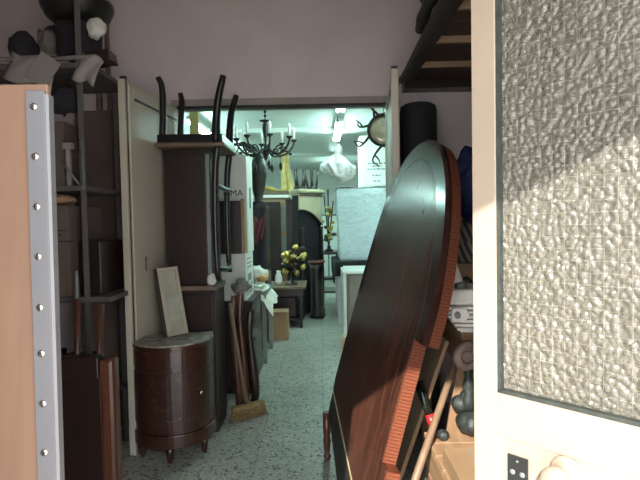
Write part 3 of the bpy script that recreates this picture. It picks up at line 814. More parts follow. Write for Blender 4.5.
b = BM(); box(b, (-.525, 7.43, 1.72), (-.24, 7.74, 1.755), .008); mesh_obj('top', b, 'dark', t2, True)
b = BM(); box(b, (-.51, 7.46, 0), (-.26, 7.72, .04)); mesh_obj('plinth', b, 'dark', t2, True)
# upside down stools on it
def stool(label, loc, rz):
    t = thing('stool', label, 'stool', loc, (0, 0, rz), 'stools turned upside down on the arched cabinet')
    b = BM(); lathe(b, [(.09, 0), (.10, .012), (.10, .03), (.09, .04)], 18); mesh_obj('seat', b, 'dark', t)
    for k in range(4):
        a = PI / 4 + k * PI / 2; b = BM(); c = V(math.cos(a), math.sin(a), 0)
        tube(b, [c * .07 + V(0, 0, .038), c * .08 + V(0, 0, .14), c * .10 + V(0, 0, .30)], [.018, .015, .013], 7); mesh_obj('leg', b, 'dark', t)
    return t
stool('nearer-left dark stool turned legs up on the arched cream cabinet', (-.28, 7.23, 1.896), .3)
stool('right-hand dark stool turned legs up on the arched cream cabinet', (-.108, 7.367, 1.896), .7)

# table with gilded flowers, in front
t = thing('side_table', 'dark low table with worn brown top carrying the gilded flower ornament', 'table', (-.5, 6.6, 0))
b = BM(); box(b, (-.86, 6.25, .52), (-.20, 6.95, .555), .006); mesh_obj('tabletop', b, 'slabedge', t, True)
b = BM(); box(b, (-.83, 6.28, .42), (-.23, 6.92, .52), .006); mesh_obj('apron', b, 'dark', t, True)
for x in (-.80, -.27):
    for y in (6.31, 6.88):
        b = BM(); lathe(b, [(.018, 0), (.026, .03), (.02, .06), (.034, .2), (.024, .3), (.036, .42)], 10, (x, y, 0)); mesh_obj('leg', b, 'dark', t, True)
b = BM(); box(b, (-.79, 6.33, .10), (-.29, 6.86, .125), .004); mesh_obj('shelf', b, 'dark', t, True)
b = BM(); box(b, (-.74, 6.40, .127), (-.34, 6.80, .40), .01); solo('wooden_chest', b, 'darkred', 'dark wooden chest on the low shelf of the brown-topped table', 'chest')
t = thing('flower_ornament', 'gilded flower and leaf ornament on a dark stem, on the brown-topped table', 'ornament', (-.37, 6.5, .556))
b = BM(); lathe(b, [(.09, 0), (.08, .02), (.03, .04), (.02, .12), (.03, .2), (.015, .3)], 14, (-.40, 6.5, .556)); mesh_obj('stem', b, 'dark', t, True)
rnd = random.Random(11)
for k in range(22):
    c = V(-.38 + rnd.uniform(-.13, .15), 6.5 + rnd.gauss(0, .05), .88 + rnd.uniform(-.16, .16))
    if c.z < .66: c.z = .7
    if k == 0: c = V(-.33, 6.47, 1.06)
    b = BM(); tube(b, spline([(-.40, 6.5, .82), (V(-.40, 6.5, .82) + c) / 2 + V(0, 0, .03), c], 4), .008, 5)
    blob(b, c, (.046, .045, .040), k, .5, 2, 3)
    o = mesh_obj('flower', b, 'gold' if k % 2 == 0 else 'bronze', t, True)
b = BM(); lathe(b, [(.035, 0), (.05, .05), (.045, .12), (.025, .17), (.03, .19)], 14, (-.57, 6.5, .556)); solo('vase', b, 'marble', 'small white vase left of the gilded flower ornament', 'vase')
b = BM(); box(b, (-.605, 5.66, 0), (-.40, 5.90, .335), .003); t = solo('carton', b, 'card', 'small brown cardboard box on the floor below the dark low table', 'carton')
b = BM(); box(b, (-.605, 5.62, .338), (-.40, 5.66, .342)); mesh_obj('flap', b, 'card', t, True)
t = thing('round_stool_table', 'small round dark stand with a reddish top, beside the aisle', 'stand', (-.09, 7.0, 0))
b = BM(); lathe(b, [(.115, .80), (.13, .81), (.13, .835), (.115, .845)], 20, (-.06, 6.98, 0)); o = mesh_obj('top', b, 'brownred', t, True); o['label'] = 'reddish round top'
b = BM(); lathe(b, [(.12, .02), (.125, .06), (.09, .1), (.095, .7), (.11, .80)], 20, (-.06, 6.98, 0)); mesh_obj('body', b, 'dark', t, True)
for k in range(3):
    b = BM(); a = k * 2 * PI / 3 - .6; blob(b, (-.06 + .09 * math.cos(a), 6.98 + .09 * math.sin(a), .025), (.03, .03, .025), k, .1, 2, 2, 0); mesh_obj('foot', b, 'dark', t, True)
# gilded candelabrum and dark table near the far aisle
t = thing('dark_table', 'small dark table at the far end of the aisle under the gilded plant', 'table', (.12, 8.2, 0))
b = BM(); box(b, (-.14, 7.9, .86), (.34, 8.5, .90), .006); mesh_obj('tabletop', b, 'dark', t, True)
for x in (-.10, .30):
    for y in (7.94, 8.46):
        b = BM(); box(b, (x - .025, y - .025, 0), (x + .025, y + .025, .86), .004); mesh_obj('leg', b, 'dark', t, True)
b = BM(); box(b, (-.11, 7.93, .22), (.31, 8.47, .25), .004); mesh_obj('shelf', b, 'dark', t, True)
t = thing('gilded_plant', 'tall stand of gilded leaves and dark stems beside the plastic-wrapped stack', 'ornament', (.15, 8.1, .901))
b = BM()
for dx, h in ((-.05, .95), (.0, 1.05), (.06, .85)): tube(b, spline([(.15, 8.1, .905), (.15 + dx * .3, 8.1, 1.2), (.15 + dx * 1.4, 8.1, .9 + h)], 5), .011, 6)
lathe(b, [(.08, .901), (.07, .93), (.03, .95), (.03, 1.0)], 14, (.15, 8.1, 0)); mesh_obj('stems', b, 'bronze', t, True)
for k in range(26):
    c = V(.15 + rnd.gauss(0, .055), 8.08 + rnd.gauss(0, .04), 1.04 + rnd.random() * .6)
    b = BM(); blob(b, c, (.04, .03, .03), k + 20, .5, 2, 3); mesh_obj('leaf', b, ['gold', 'goldyel', 'green'][k % 3], t, True)

# ================================================================== BACK ROOM, right row
t = thing('black_draped_table', 'low table under a black cloth carrying the plastic-wrapped stack', 'table', (.65, 7.0, 0))
b = BM(); box(b, (.20, 6.42, .81), (1.30, 7.55, .85), .006); mesh_obj('tabletop', b, 'dark', t, True)
for x in (.26, 1.24):
    for y in (6.48, 7.49):
        b = BM(); box(b, (x - .03, y - .03, 0), (x + .03, y + .03, .81), .004); mesh_obj('leg', b, 'marble', t, True)
def skirt(s, t_): return Vector((0, -.012 + .012 * math.sin(26 * s), 0))
b = BM(); sheet(b, (.19, 6.405, .855), (1.12, 0, 0), (0, 0, -.19), 40, 3, skirt, -.004)
sheet(b, (.19, 6.40, .8535), (0, 1.1, 0), (0, 0, -.3), 30, 3, lambda s, t_: Vector((-.012 + .01 * math.sin(30 * s), 0, .1 * s * t_)), .004); box(b, (.185, 6.40, .8505), (1.31, 7.56, .857)); mesh_obj('cloth', b, 'blackcloth', t, True)
from mathutils import noise as nz
t = thing('wrapped_stack', 'waist-high stack wrapped in crinkled clear plastic on the black-draped table', 'stack', (.62, 6.95, .858))
b = BM(); box(b, (.265, 6.56, .858), (1.02, 7.30, 1.855), .03)
bmesh.ops.subdivide_edges(b, edges=b.edges[:], cuts=9, use_grid_fill=True)
for v in b.verts:
    if v.co.z > .87:
        k = nz.noise(v.co * Vector((3, 3, 11)) if False else Vector((v.co.x * 4, v.co.y * 4, v.co.z * 16)))
        v.co.x += .012 * k; v.co.y += .012 * k
    v.co.x += -.03 * max(0, (v.co.z - 1.2)) if v.co.x < .5 else 0
for f in b.faces: f.smooth = True
mesh_obj('bundle', b, 'wrap', t, True)
b = BM(); sheet(b, (.235, 6.545, 1.86), (.80, 0, 0), (0, .75, 0), 20, 14, lambda s, t_: Vector((0, -.02 * math.sin(8 * s) * (t_ < .1), .012 * math.sin(11 * s + 5 * t_) + .004)), .004); mesh_obj('top_sheet', b, 'bag', t, True)
t = thing('carton', 'tall white carton with grey printed lines standing on the wrapped stack', 'carton', (.82, 6.95, 1.878))
b = BM(); box(b, (.585, 6.85, 1.882), (1.06, 7.2, 2.615), .03); mesh_obj('box', b, 'bag' if False else 'white', t, True)
b = BM()
for z, x0, x1 in ((2.205, .70, .96), (2.165, .76, .90), (2.125, .69, .97), (2.035, .76, .88), (1.955, .77, .88)):
    x = x0
    while x < x1:
        w = rnd.uniform(.03, .06); box(b, (x, 6.8485, z), (min(x + w, x1), 6.8502, z + .019)); x += w + .012
o = mesh_obj('lettering', b, 'inkgrey', t, True)
t = thing('low_cabinet', 'grey-brown low cabinet with white sides at the right of the aisle', 'cabinet', (.5, 5.9, 0))
b = BM(); box(b, (.262, 5.62, .03), (.30, 6.28, .80), .006); mesh_obj('side_panel', b, 'marble', t, True)
b = BM(); box(b, (.301, 5.62, .03), (.86, 6.28, .775), .02); mesh_obj('body', b, 'greybrown', t, True)
b = BM(); box(b, (.29, 5.60, .776), (.88, 6.30, .815), .012); o = mesh_obj('top', b, 'marble', t, True); o['label'] = 'white cabinet top'
b = BM(); box(b, (.33, 5.605, .08), (.83, 5.621, .74), .006); mesh_obj('door', b, 'greybrown', t, True)
for x in (.29, .83):
    for y in (5.68, 6.22):
        b = BM(); lathe(b, [(.02, 0), (.02, .031)], 10, (x, y, 0)); mesh_obj('foot', b, 'black', t, True)
b = BM(); box(b, (.215, 5.22, 0), (.275, 5.40, .09), .004); box(b, (.235, 5.20, .09), (.27, 5.37, .13), .004); solo('wood_offcut', b, 'pale', 'pale wooden offcut on the floor by the low grey-brown cabinet', 'wood')

# lights
def tube_light(label, x, y0, y1, z):
    t = thing('ceiling_light', label, 'light', (x, (y0 + y1) / 2, z), (0, 0, 0), 'fluorescent ceiling lights')
    b = BM(); box(b, (-.05, y0 - (y0 + y1) / 2, .03), (.05, y1 - (y0 + y1) / 2, .075), .005); mesh_obj('housing', b, 'housing', t)
    for s in (-.028, .028):
        b = BM(); tube(b, [(s, y0 + .03 - (y0 + y1) / 2, .008), (s, y1 - .03 - (y0 + y1) / 2, .008)], .018, 10); mesh_obj('lamp_tube', b, 'tube', t)
    b = BM(); tube(b, [(0, -.3, .075), (0, -.3, 2.75 - z)], .005, 6); tube(b, [(0, .3, .075), (0, .3, 2.75 - z)], .005, 6); mesh_obj('hanger', b, 'housing', t)
tube_light('fluorescent ceiling light just past the lintel, nearest in the centre row', .25, 4.15, 5.35, 2.60)
tube_light('fluorescent ceiling light above the wrapped hanging lamp', .27, 6.0, 7.2, 2.60)
tube_light('fluorescent ceiling light at the far end of the centre row', .30, 9.6, 10.8, 2.60)
tube_light('fluorescent ceiling light between the upturned chair legs', -1.50, 5.7, 6.9, 2.60)
tube_light('fluorescent ceiling light at far left behind the chair legs', -1.55, 8.2, 9.4, 2.60)
# wrapped hanging lamp
t = thing('hanging_lamp', 'ceiling lamp wrapped in a crumpled white plastic bag', 'lamp', (.24, 5.8, 1.88))
b = BM(); tube(b, [(.24, 5.8, 2.26), (.24, 5.8, 2.75)], .008, 6); lathe(b, [(.05, 2.735), (.045, 2.75)], 12, (.24, 5.8, 0)); mesh_obj('cord', b, 'greensteel', t, True)
b = BM(); lathe(b, [(.02, 2.20), (.05, 2.22), (.05, 2.28), (.03, 2.31), (.012, 2.33)], 14, (.24, 5.8, 0)); mesh_obj('fitting', b, 'marble', t, True)
b = BM()
ret = bmesh.ops.create_icosphere(b, subdivisions=4, radius=1)
for v in ret['verts']:
    d = v.co.normalized(); a = math.atan2(d.y, d.x)
    hz = .5 + .5 * d.z
    w = .205 * math.sqrt(max(0, 1 - d.z ** 2)) if hz < .5 else .205 * math.sqrt(max(0, 1 - d.z ** 2)) * (1 - .82 * ((hz - .5) / .5) ** .6)
    k = 1 + .10 * math.sin(11 * a + 4 * d.z) * (1 if hz > .2 else .4) + .25 * nz.noise(d * 3)
    v.co = V(.235 + math.cos(a) * w * k, 5.8 + math.sin(a) * w * k, 1.885 + .375 * hz - .04 * math.cos(a * 1.0) * (1 - hz))
for f in b.faces: f.smooth = True
mesh_obj('plastic_bag', b, 'bag', t, True)
# sunburst mirror with antler-like rays hanging by the doorway
c = at(384, 130, 4.1)
t = thing('sunburst_mirror', 'round mirror with curling dark antler rays hanging at the upper right of the doorway', 'mirror', c)
t.scale = (1.04, 1.04, 1.04)
m = Matrix.Rotation(R(80), 4, 'X')
b = BM(); lathe(b, [(.118, 0), (.118, .012), (.09, .022), (.02, .026)], 30, (0, 0, 0), m); mesh_obj('glass', b, 'mirrorgold', t)
b = BM(); tube(b, [(.126 * math.cos(k * PI / 20), 0, .126 * math.sin(k * PI / 20)) for k in range(41)], .013, 8, False); mesh_obj('frame', b, 'bronze', t)
for a, L, cv in ((108, .20, .06), (88, .19, -.05), (64, .2, .05), (128, .14, -.05), (200, .14, .05), (262, .17, -.06), (285, .16, .05), (20, .14, .05), (320, .15, -.04), (160, .10, .04)):
    d = V(math.cos(R(a)), 0, math.sin(R(a))); pr = V(-d.z, 0, d.x)
    b = BM(); pts = spline([d * .125, d * (.125 + L * .4) + pr * cv * .7, d * (.125 + L * .8) + pr * cv, d * (.125 + L)], 4)
    tube(b, pts, [.012 - .0007 * i for i in range(len(pts))], 7)
    tube(b, spline([pts[5], pts[5] + d * .03 - pr * cv * .6, pts[5] + d * .07 - pr * cv * .9], 3), [.008, .008, .007, .006, .005, .004, .003], 6)
    mesh_obj('ray', b, 'bronze', t)
b = BM(); tube(b, [(0, .01, .12), (0, .01, (2.75 - c.z) / 1.04)], .003, 5); mesh_obj('hanging_wire', b, 'bronze', t)
# tall yellow board and dark bracket at far left of the back room
b = BM(); box(b, (-1.33, 5.02, 0), (-1.24, 5.06, 2.62), .004); solo('yellow_board', b, 'oliveboard', 'tall yellow board standing left behind the upturned chair', 'board')
b = BM(); box(b, (-1.30, 5.42, 0), (-1.0, 5.75, 2.12), .01); solo('dark_wardrobe', b, 'dark', 'tall dark wardrobe half hidden behind the white cartons', 'wardrobe')
# row of far furniture silhouettes left and end of the aisle
t = thing('far_cupboard', 'pale grey cupboard against the far end wall of the back room', 'cupboard', (.4, 11.9, 0))
b = BM(); box(b, (-.5, 11.6, .05), (.9, 12.15, 1.6), .01); mesh_obj('body', b, 'greensteel', t, True)
b = BM(); box(b, (-.46, 11.585, .1), (.18, 11.601, 1.55), .006); mesh_obj('door', b, 'housing', t, True)
b = BM(); box(b, (.22, 11.585, .1), (.86, 11.601, 1.55), .006); mesh_obj('door', b, 'housing', t, True)
b = BM(); box(b, (-.48, 11.62, 0), (.88, 12.1, .05)); mesh_obj('plinth', b, 'dark', t, True)

# ================================================================== RIGHT SIDE OF THE FRONT ROOM
# loft platform
t = thing('loft_platform', 'dark timber loft platform above the right side of the room', 'loft', (1.0, 2.4, 2.36))
b = BM()
y = .9
while y < 3.56:
    box(b, (.60, y, 2.40), (1.42, min(y + .195, 3.585), 2.425), .002); y += .2
mesh_obj('boards', b, 'loftwood', t, True)
for y in (1.42, 1.84, 2.26, 2.68, 3.10):
    b = BM(); box(b, (.62, y, 2.362), (1.42, y + .022, 2.399), .002); mesh_obj('joist', b, 'joist', t, True)
b = BM(); box(b, (.625, 3.46, 2.33), (1.42, 3.585, 2.399), .004); o = mesh_obj('wall_plate', b, 'dark', t, True)
b = BM(); tube(b, [(.60, .92, 2.42), (.625, 2.2, 2.40), (.645, 3.42, 2.405)], [.055, .052, .048], 12); mesh_obj('edge_pole', b, 'log', t, True)
b = BM(); bar(b, (.96, 2.62, 2.33), (1.12, 2.30, 2.36), .05, .03); o = mesh_obj('brace', b, 'joist', t, True)
b = BM(); tube(b, spline([(.60, 1.9, 2.54), (.61, 2.3, 2.55), (.60, 2.6, 2.535), (.61, 2.85, 2.50)], 4), [.035 + .006 * math.sin(i * 2) for i in range(13)], 10)
for k in range(4): tube(b, spline([(.60, 2.0 + k * .2, 2.55), (.58, 2.05 + k * .2, 2.58), (.60, 2.1 + k * .2, 2.60)], 3), .016, 7)
solo('carved_post', b, 'log', 'gnarled dark post lying along the open edge of the loft', 'post')

# black felt roll by the door leaf
b = BM(); lathe(b, [(.118, 0), (.12, .02), (.12, 2.10), (.114, 2.135), (.09, 2.150), (.085, 2.14), (.02, 2.135)], 32, (.665, 3.2, 0)); solo('rolled_felt', b, 'roll', 'tall black roll standing behind the round end of the table', 'roll')
# low bench along the right wall
t = thing('workbench', 'wooden workbench along the right wall, behind the leaning table', 'bench', (1.05, 2.6, 0))
b = BM(); box(b, (.60, 2.05, .86), (1.38, 3.05, .90), .005); mesh_obj('top', b, 'oak', t, True)
for x in (.65, 1.34):
    for y in (2.09, 3.0):
        b = BM(); box(b, (x - .03, y - .03, 0), (x + .03, y + .03, .86), .004); mesh_obj('leg', b, 'oak', t, True)
b = BM(); box(b, (.61, 2.07, .74), (.635, 3.03, .86), .003); mesh_obj('apron', b, 'oak', t, True)
b = BM(); blob(b, (.93, 2.78, 1.10), (.24, .22, .24), 3, .35, 3, 2.2, .9005); solo('striped_cloth', b, 'stripe', 'grey striped cloth heap on the workbench under the blue bag', 'cloth')
b = BM(); blob(b, (.95, 2.78, 1.585), (.20, .16, .22), 9, .35, 4, 2.6); solo('plastic_bag', b, 'bluebag', 'dark blue plastic bag on top of the grey striped cloth heap', 'bag')
# white finned machine on the bench corner
t = thing('finned_motor', 'white finned motor housing with a pipe, beyond the edge of the leaning table', 'machine', (.645, 2.09, .9005), (0, 0, R(-6)))
t.scale = (1.1, 1.1, 1.4)
b = BM(); box(b, (-.125, -.075, .085), (.13, .12, .135), .012); mesh_obj('cover', b, 'heater', t)
b = BM()
for k in range(6):
    z = .008 + k * .0135; w = .012 * (5 - k)
    box(b, (-.115 + w, -.085 + .004 * (5 - k), z), (.12, .11, z + .0075), .002)
box(b, (-.04, -.045, .0), (.11, .10, .09)); mesh_obj('cooling_fins', b, 'heater', t)
b = BM(); prism(b, [(-.085, .045), (-.03, .045), (-.012, .060), (-.03, .082), (-.08, .082)], .088, .102, Matrix(((1, 0, 0, 0), (0, 0, -1, 0), (0, 1, 0, 0), (0, 0, 0, 1)))); o = mesh_obj('bracket', b, 'heater', t, bevel=.004)
b = BM(); lathe(b, [(.011, 0), (.011, .010), (.006, .011)], 14, (0, 0, 0), Matrix.Translation((-.062, -.100, .062)) @ Matrix.Rotation(PI / 2, 4, 'X')); mesh_obj('bolt', b, 'greensteel', t)
b = BM(); tube(b, [(-.035, -.02, .13), (-.055, 0, .19), (-.115, .06, .30)], .019, 14); o = mesh_obj('pipe', b, 'heater', t)
b = BM(); lathe(b, [(.023, 0), (.023, .02), (.014, .026)], 14, (-.035, -.02, .128)); mesh_obj('pipe_collar', b, 'greensteel', t)
b = BM(); box(b, (.62, 2.46, .9005), (1.0, 2.50, 1.16), .004); solo('plywood_offcut', b, 'oakx', 'pale plywood offcut on edge at the foot of the striped cloth heap', 'board')
b = BM(); tube(b, spline([(.66, 2.40, .906), (.69, 2.43, 1.0), (.74, 2.44, 1.09), (.80, 2.42, 1.02), (.86, 2.38, .96), (.93, 2.36, .908)], 5), .007, 8); solo('cable', b, 'black', 'black cable looping over the pale plywood offcut', 'cable')

# boards leaning against the bench
nrm = Vector((1, 0, -.355)).normalized(); upd = Vector((.355, 0, 1)).normalized()
labs = ['oak board leaning under the white finned motor, nearest of the leaning boards', 'oak board leaning second behind the table edge', 'oak board leaning third behind the table edge', 'oak board leaning farthest behind the table']
for k, (y0, w, L, off) in enumerate(((2.075, .17, .905, 0), (2.25, .21, .90, .006), (2.47, .19, .91, -.004), (2.67, .22, .90, .004))):
    m = Matrix((upd.cross(nrm) * -1, upd, nrm)).transposed().to_4x4()
    m = Matrix((Vector((0, 1, 0)), nrm, upd)).transposed().to_4x4(); m.translation = Vector((.245 + off, y0, .002))
    b = BM(); box(b, (0, -.009, 0), (w - .004, .009, L), .002, m); solo('oak_board', b, 'oak', labs[k], 'board', 'boards leaning against the workbench')
for k, lb in enumerate(('pale plank leaning on the workbench end, just right of the wooden pole', 'second pale plank on the workbench end, behind the rusty ring', 'third pale plank on the workbench end, mostly behind the street door', 'last pale plank on the workbench end, behind the street door glass')):
    m = Matrix.Translation((.435 + k * .142, 1.994, .035)) @ Matrix.Rotation(R(-3.1), 4, 'X') @ Matrix.Rotation(R(11), 4, 'Y')
    b = BM(); box(b, (0, -.007, 0), (.138, .007, .83 - .02 * (k % 2)), .002, m); solo('plank', b, 'oak', lb, 'plank', 'planks on the end of the workbench')
# crate with a planked top in front
t = thing('wooden_crate', 'low pale wooden crate in sunlight beside the street door', 'crate', (.76, 1.75, 0))
b = BM()
for k in range(5):
    y0 = 1.46 + k * .105; box(b, (.42, y0, .478), (1.10, y0 + .102, .498), .002)
mesh_obj('lid', b, 'oakx', t, True)
b = BM()
for k in range(4):
    z0 = .02 + k * .113
    box(b, (.425, 1.465, z0), (1.095, 1.482, z0 + .105), .002); box(b, (.425, 1.955, z0), (1.095, 1.972, z0 + .105), .002); box(b, (.425, 1.482, z0), (.442, 1.955, z0 + .105), .002); box(b, (1.078, 1.482, z0), (1.095, 1.955, z0 + .105), .002)
mesh_obj('side_slats', b, 'oakx', t, True)
b = BM()
for x in (.445, 1.045):
    for y in (1.485, 1.922): box(b, (x, y, 0), (x + .03, y + .03, .477))
mesh_obj('corner_posts', b, 'oak', t, True)
b = BM(); box(b, (.43, 1.475, .4985), (.60, 1.71, .56), .002); t = solo('carton', b, 'card', 'small tan carton on the sunlit wooden crate lid', 'carton')
b = BM(); box(b, (.515, 1.475, .5605), (.523, 1.71, .5615)); o = mesh_obj('tape', b, 'paper', t, True)
b = BM(); tube(b, [(.10, 1.50, .006), (.35, 1.77, .44), (.570, 2.0, .815)], [.0145, .015, .0135], 10); solo('wooden_pole', b, 'handle', 'wooden pole slanting from the floor up to the white finned motor', 'pole')
# old metal lamp stand and weights
t = thing('metal_lamp_stand', 'dark lumpy metal stand with a rusty ring on top, on the wooden crate', 'stand', (.575, 1.95, .499))
def gourd(bm, c, r, h, n=9):
    ret = bmesh.ops.create_uvsphere(bm, u_segments=36, v_segments=18, radius=1)
    for v in ret['verts']:
        a = math.atan2(v.co.y, v.co.x); k = 1 - .10 * abs(math.sin(a * n / 2)) ** .5
        v.co = Vector((c[0] + v.co.x * r * k, c[1] + v.co.y * r * k, c[2] + h + v.co.z * h))
    for f in {f for v in ret['verts'] for f in v.link_faces}: f.smooth = True
b = BM(); gourd(b, (.598, 1.945, .4995), .072, .052); mesh_obj('base', b, 'lead', t, True)
b = BM(); gourd(b, (.555, 1.975, .585), .042, .034, 7); gourd(b, (.585, 1.97, .60), .04, .04, 7); lathe(b, [(.02, .60), (.028, .64), (.016, .67), (.026, .70), (.014, .74), (.022, .77), (.012, .80)], 14, (.58, 1.95, 0)); mesh_obj('stem', b, 'lead', t, True)
b = BM()
m = Matrix.Translation((.575, 1.945, .825)) @ Matrix.Rotation(R(12), 4, 'Z') @ Matrix.Rotation(PI / 2, 4, 'X')
pts = [m @ Vector((.043 * math.cos(k * PI / 16), .043 * math.sin(k * PI / 16), 0)) for k in range(33)]
tube(b, pts, .019, 10, False); lathe(b, [(.022, -.01), (.03, 0), (.022, .01)], 16, (0, 0, 0), m); mesh_obj('ring', b, 'rust', t, True)
LS = t
LS.location.x += .018
t = thing('cast_weight', 'dark ribbed metal weight on the crate beside the lumpy stand', 'weight', (.70, 1.88, .499))
b = BM(); gourd(b, (.74, 1.87, .4995), .062, .045); mesh_obj('body', b, 'lead', t, True)
b = BM(); tube(b, [(.74 + .018 * math.cos(k * PI / 8), 1.87, .595 + .018 * math.sin(k * PI / 8)) for k in range(17)], .005, 7, False); mesh_obj('ring', b, 'rust', t, True)
b = BM(); gourd(b, (.478, 1.90, .4987), .026, .022, 6); solo('metal_ball', b, 'lead', 'small dark round metal ball on the crate by the wooden pole', 'ball')
t = thing('torch', 'black torch with a red end propped between the table edge and the wooden pole', 'torch', (.455, 2.0, .52))
a0, a1 = Vector((.458, 1.975, .524)), Vector((.405, 2.02, .70))
b = BM(); tube(b, [a0 + (a1 - a0) * .27, a0 + (a1 - a0) * .6, a1], [.017, .019, .022], 14); mesh_obj('barrel', b, 'bottle', t, True)
b = BM(); tube(b, [a0, a0 + (a1 - a0) * .06, a0 + (a1 - a0) * .27], [.014, .019, .018], 14); o = mesh_obj('cap', b, 'red', t, True); o['label'] = 'red torch cap'

# ================================================================== LEFT CLUTTER
t = thing('shelf_unit', 'grey metal shelf unit crammed with things, in the dark left corner', 'shelf', (-1.8, 2.75, 0))
for x in (-2.35, -1.275):
    for y in (2.60, 3.05):
        b = BM(); box(b, (x - .018, y, 0), (x + .018, y + .006, (2.95 if x > -2 else 2.7) if y < 3 else 2.22)); box(b, (x - .018, y, 0), (x - .012, y + .035, (2.95 if x > -2 else 2.7) if y < 3 else 2.22)); mesh_obj('upright', b, 'shelfsteel', t, True)
for z in (.36, .975, 1.58, 2.235):
    b = BM(); box(b, (-2.37, 2.595, z), (-1.14 if z == .975 else -1.20 if z > 2 else -1.26, 3.10, z + .028), .003); mesh_obj('shelf_board', b, 'shelfsteel', t, True)
zt = 2.264
b = BM(); lathe(b, [(.085, 0), (.10, .02), (.115, .12), (.125, .24), (.12, .28), (.10, .285)], 24, (-1.375, 2.83, zt)); 
for v in b.verts:
    v.co.x += .012 * nz.noise(v.co * 9); v.co.y += .012 * nz.noise(v.co * 9 + V(3, 3, 3))
solo('black_sack', b, 'fabric', 'black sack standing on the top shelf behind the metal post', 'sack')
t = thing('basin', 'dark metal basin with a shiny rim resting on the black sack', 'basin', (-1.39, 2.85, zt + .287))
b = BM(); lathe(b, [(.09, 0), (.12, .01), (.17, .05), (.195, .10), (.20, .13), (.188, .13), (.165, .06), (.11, .025), (.01, .02)], 30, (-1.39, 2.85, zt + .287)); mesh_obj('bowl', b, 'bronze', t, True)
b = BM(); blob(b, (-1.39, 2.85, zt + .42), (.13, .13, .10), 3, .3, 3, 3); o = mesh_obj('contents', b, 'green', t, True)
b = BM(); blob(b, (-1.235, 2.74, zt + .235), (.055, .04, .055), 4, .25, 3, 2); solo('white_rag', b, 'cloth', 'pale rag hanging over the right side of the black sack', 'rag')
b = BM(); blob(b, (-1.575, 2.90, zt + .15), (.075, .08, .15), 6, .4, 3, 2.5, zt + .001); solo('grey_sack', b, 'greycloth', 'crumpled grey sack on the top shelf left of the black sack', 'sack')
b = BM(); blob(b, (-1.635, 2.72, zt + .12), (.075, .075, .10), 2, .12, 3, 2, zt + .001); solo('round_bag', b, 'fabric', 'round dark bag at the left end of the top shelf', 'bag')
for k, (x0, x1, y, zz, an, lb) in enumerate(((-1.86, -1.34, 2.62, zt + .002, 3, 'long folded grey cardboard sheet along the front of the top shelf'), (-1.80, -1.30, 2.66, zt + .034, -4, 'upper folded grey cardboard sheet lying across the top shelf'))):
    m = Matrix.Translation(((x0 + x1) / 2, y + .12, zz)) @ Matrix.Rotation(R(an), 4, 'Z')
    b = BM(); box(b, (-(x1 - x0) / 2, -.14, 0), ((x1 - x0) / 2, .14, .012), .003, m); box(b, (-(x1 - x0) / 2, -.14, .014), ((x1 - x0) / 2 - .1, .13, .024), .003, m); solo('cardboard_sheet', b, 'paper', lb, 'cardboard')
b = BM(); m = Matrix.Translation((-1.425, 2.568, 2.245)) @ Matrix.Rotation(R(35), 4, 'Y')
box(b, (-.06, -.004, -.11), (.06, .004, .045), 0, m); solo('hanging_paper', b, 'paper', 'grey paper flap hanging from the front edge of the top shelf', 'paper')
m = Matrix.Translation((-1.24, 2.70, zt + .045)) @ Matrix.Rotation(R(-9), 4, 'Y')
b = BM(); box(b, (-.11, -.05, -.03), (.11, .06, .03), .006, m); solo('wooden_block', b, 'dark', 'dark wooden block sticking out at the right end of the top shelf', 'block')
m = Matrix.Translation((-1.20, 2.63, zt + .011)) @ Matrix.Rotation(R(6), 4, 'Y')
b = BM(); box(b, (-.12, -.02, -.006), (.12, .02, .006), 0, m); solo('thin_lath', b, 'darkred', 'thin dark lath under the wooden block on the top shelf', 'lath')
for k, (x0, y0, a1, a2, w_, lb) in enumerate(((-1.50, 2.606, 8, 16, .26, 'creased grey paper sheet sagging over the top shelf edge, left of the hanging flap'), (-1.19, 2.606, -6, 22, .12, 'small paper sheet drooping at the right end of the top shelf'))):
    def sag(s_, t_): return Vector((0, .012 * math.sin(9 * s_ + 4 * t_), -.05 * t_ * t_ - .012 * math.sin(7 * s_)))
    m = Matrix.Translation((x0, y0 - .012, zt + .03)) @ Matrix.Rotation(R(a2), 4, 'Y')
    b = BM(); sheet(b, (-w_ / 2, 0, 0), (w_, 0, 0), (0, -.015, -.10), 10, 6, sag, -.003); bmesh.ops.transform(b, matrix=m, verts=b.verts); solo('paper_sheet', b, 'paper', lb, 'paper')
b = BM(); tube(b, [(-1.43, 2.575, zt + .012), (-1.20, 2.60, zt + .03)], .012, 8); solo('wooden_stick', b, 'greycloth', 'grey stick lying across the right half of the top shelf edge', 'stick')
# middle shelf
zm = 1.609
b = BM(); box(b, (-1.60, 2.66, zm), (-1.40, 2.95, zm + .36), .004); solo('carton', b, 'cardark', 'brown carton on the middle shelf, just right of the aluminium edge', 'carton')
b = BM(); blob(b, (-1.39, 2.66, zm + .47), (.10, .05, .075), 6, .4, 3, 2.5); 
solo('dark_bundle', b, 'fabric', 'dark cloth bundle on top of the brown carton', 'cloth')
b = BM(); box(b, (-1.385, 2.612, zm + .20), (-1.335, 2.65, zm + .235), .004); box(b, (-1.37, 2.62, zm), (-1.35, 2.64, zm + .2)); solo('small_box', b, 'paper', 'small pale box on a peg beside the brown carton', 'box')
b = BM(); tube(b, [(-1.38, 2.594, zm + .13), (-1.29, 2.594, zm + .005)], .006, 8); tube(b, [(-1.268, 2.594, zm + .24), (-1.266, 2.594, zm - .02)], .006, 8); tube(b, [(-1.29, 2.594, zm + .005), (-1.266, 2.594, zm - .02)], .006, 8); solo('metal_hook', b, 'alu', 'bright thin metal rod hooked at the shelf post', 'rod')
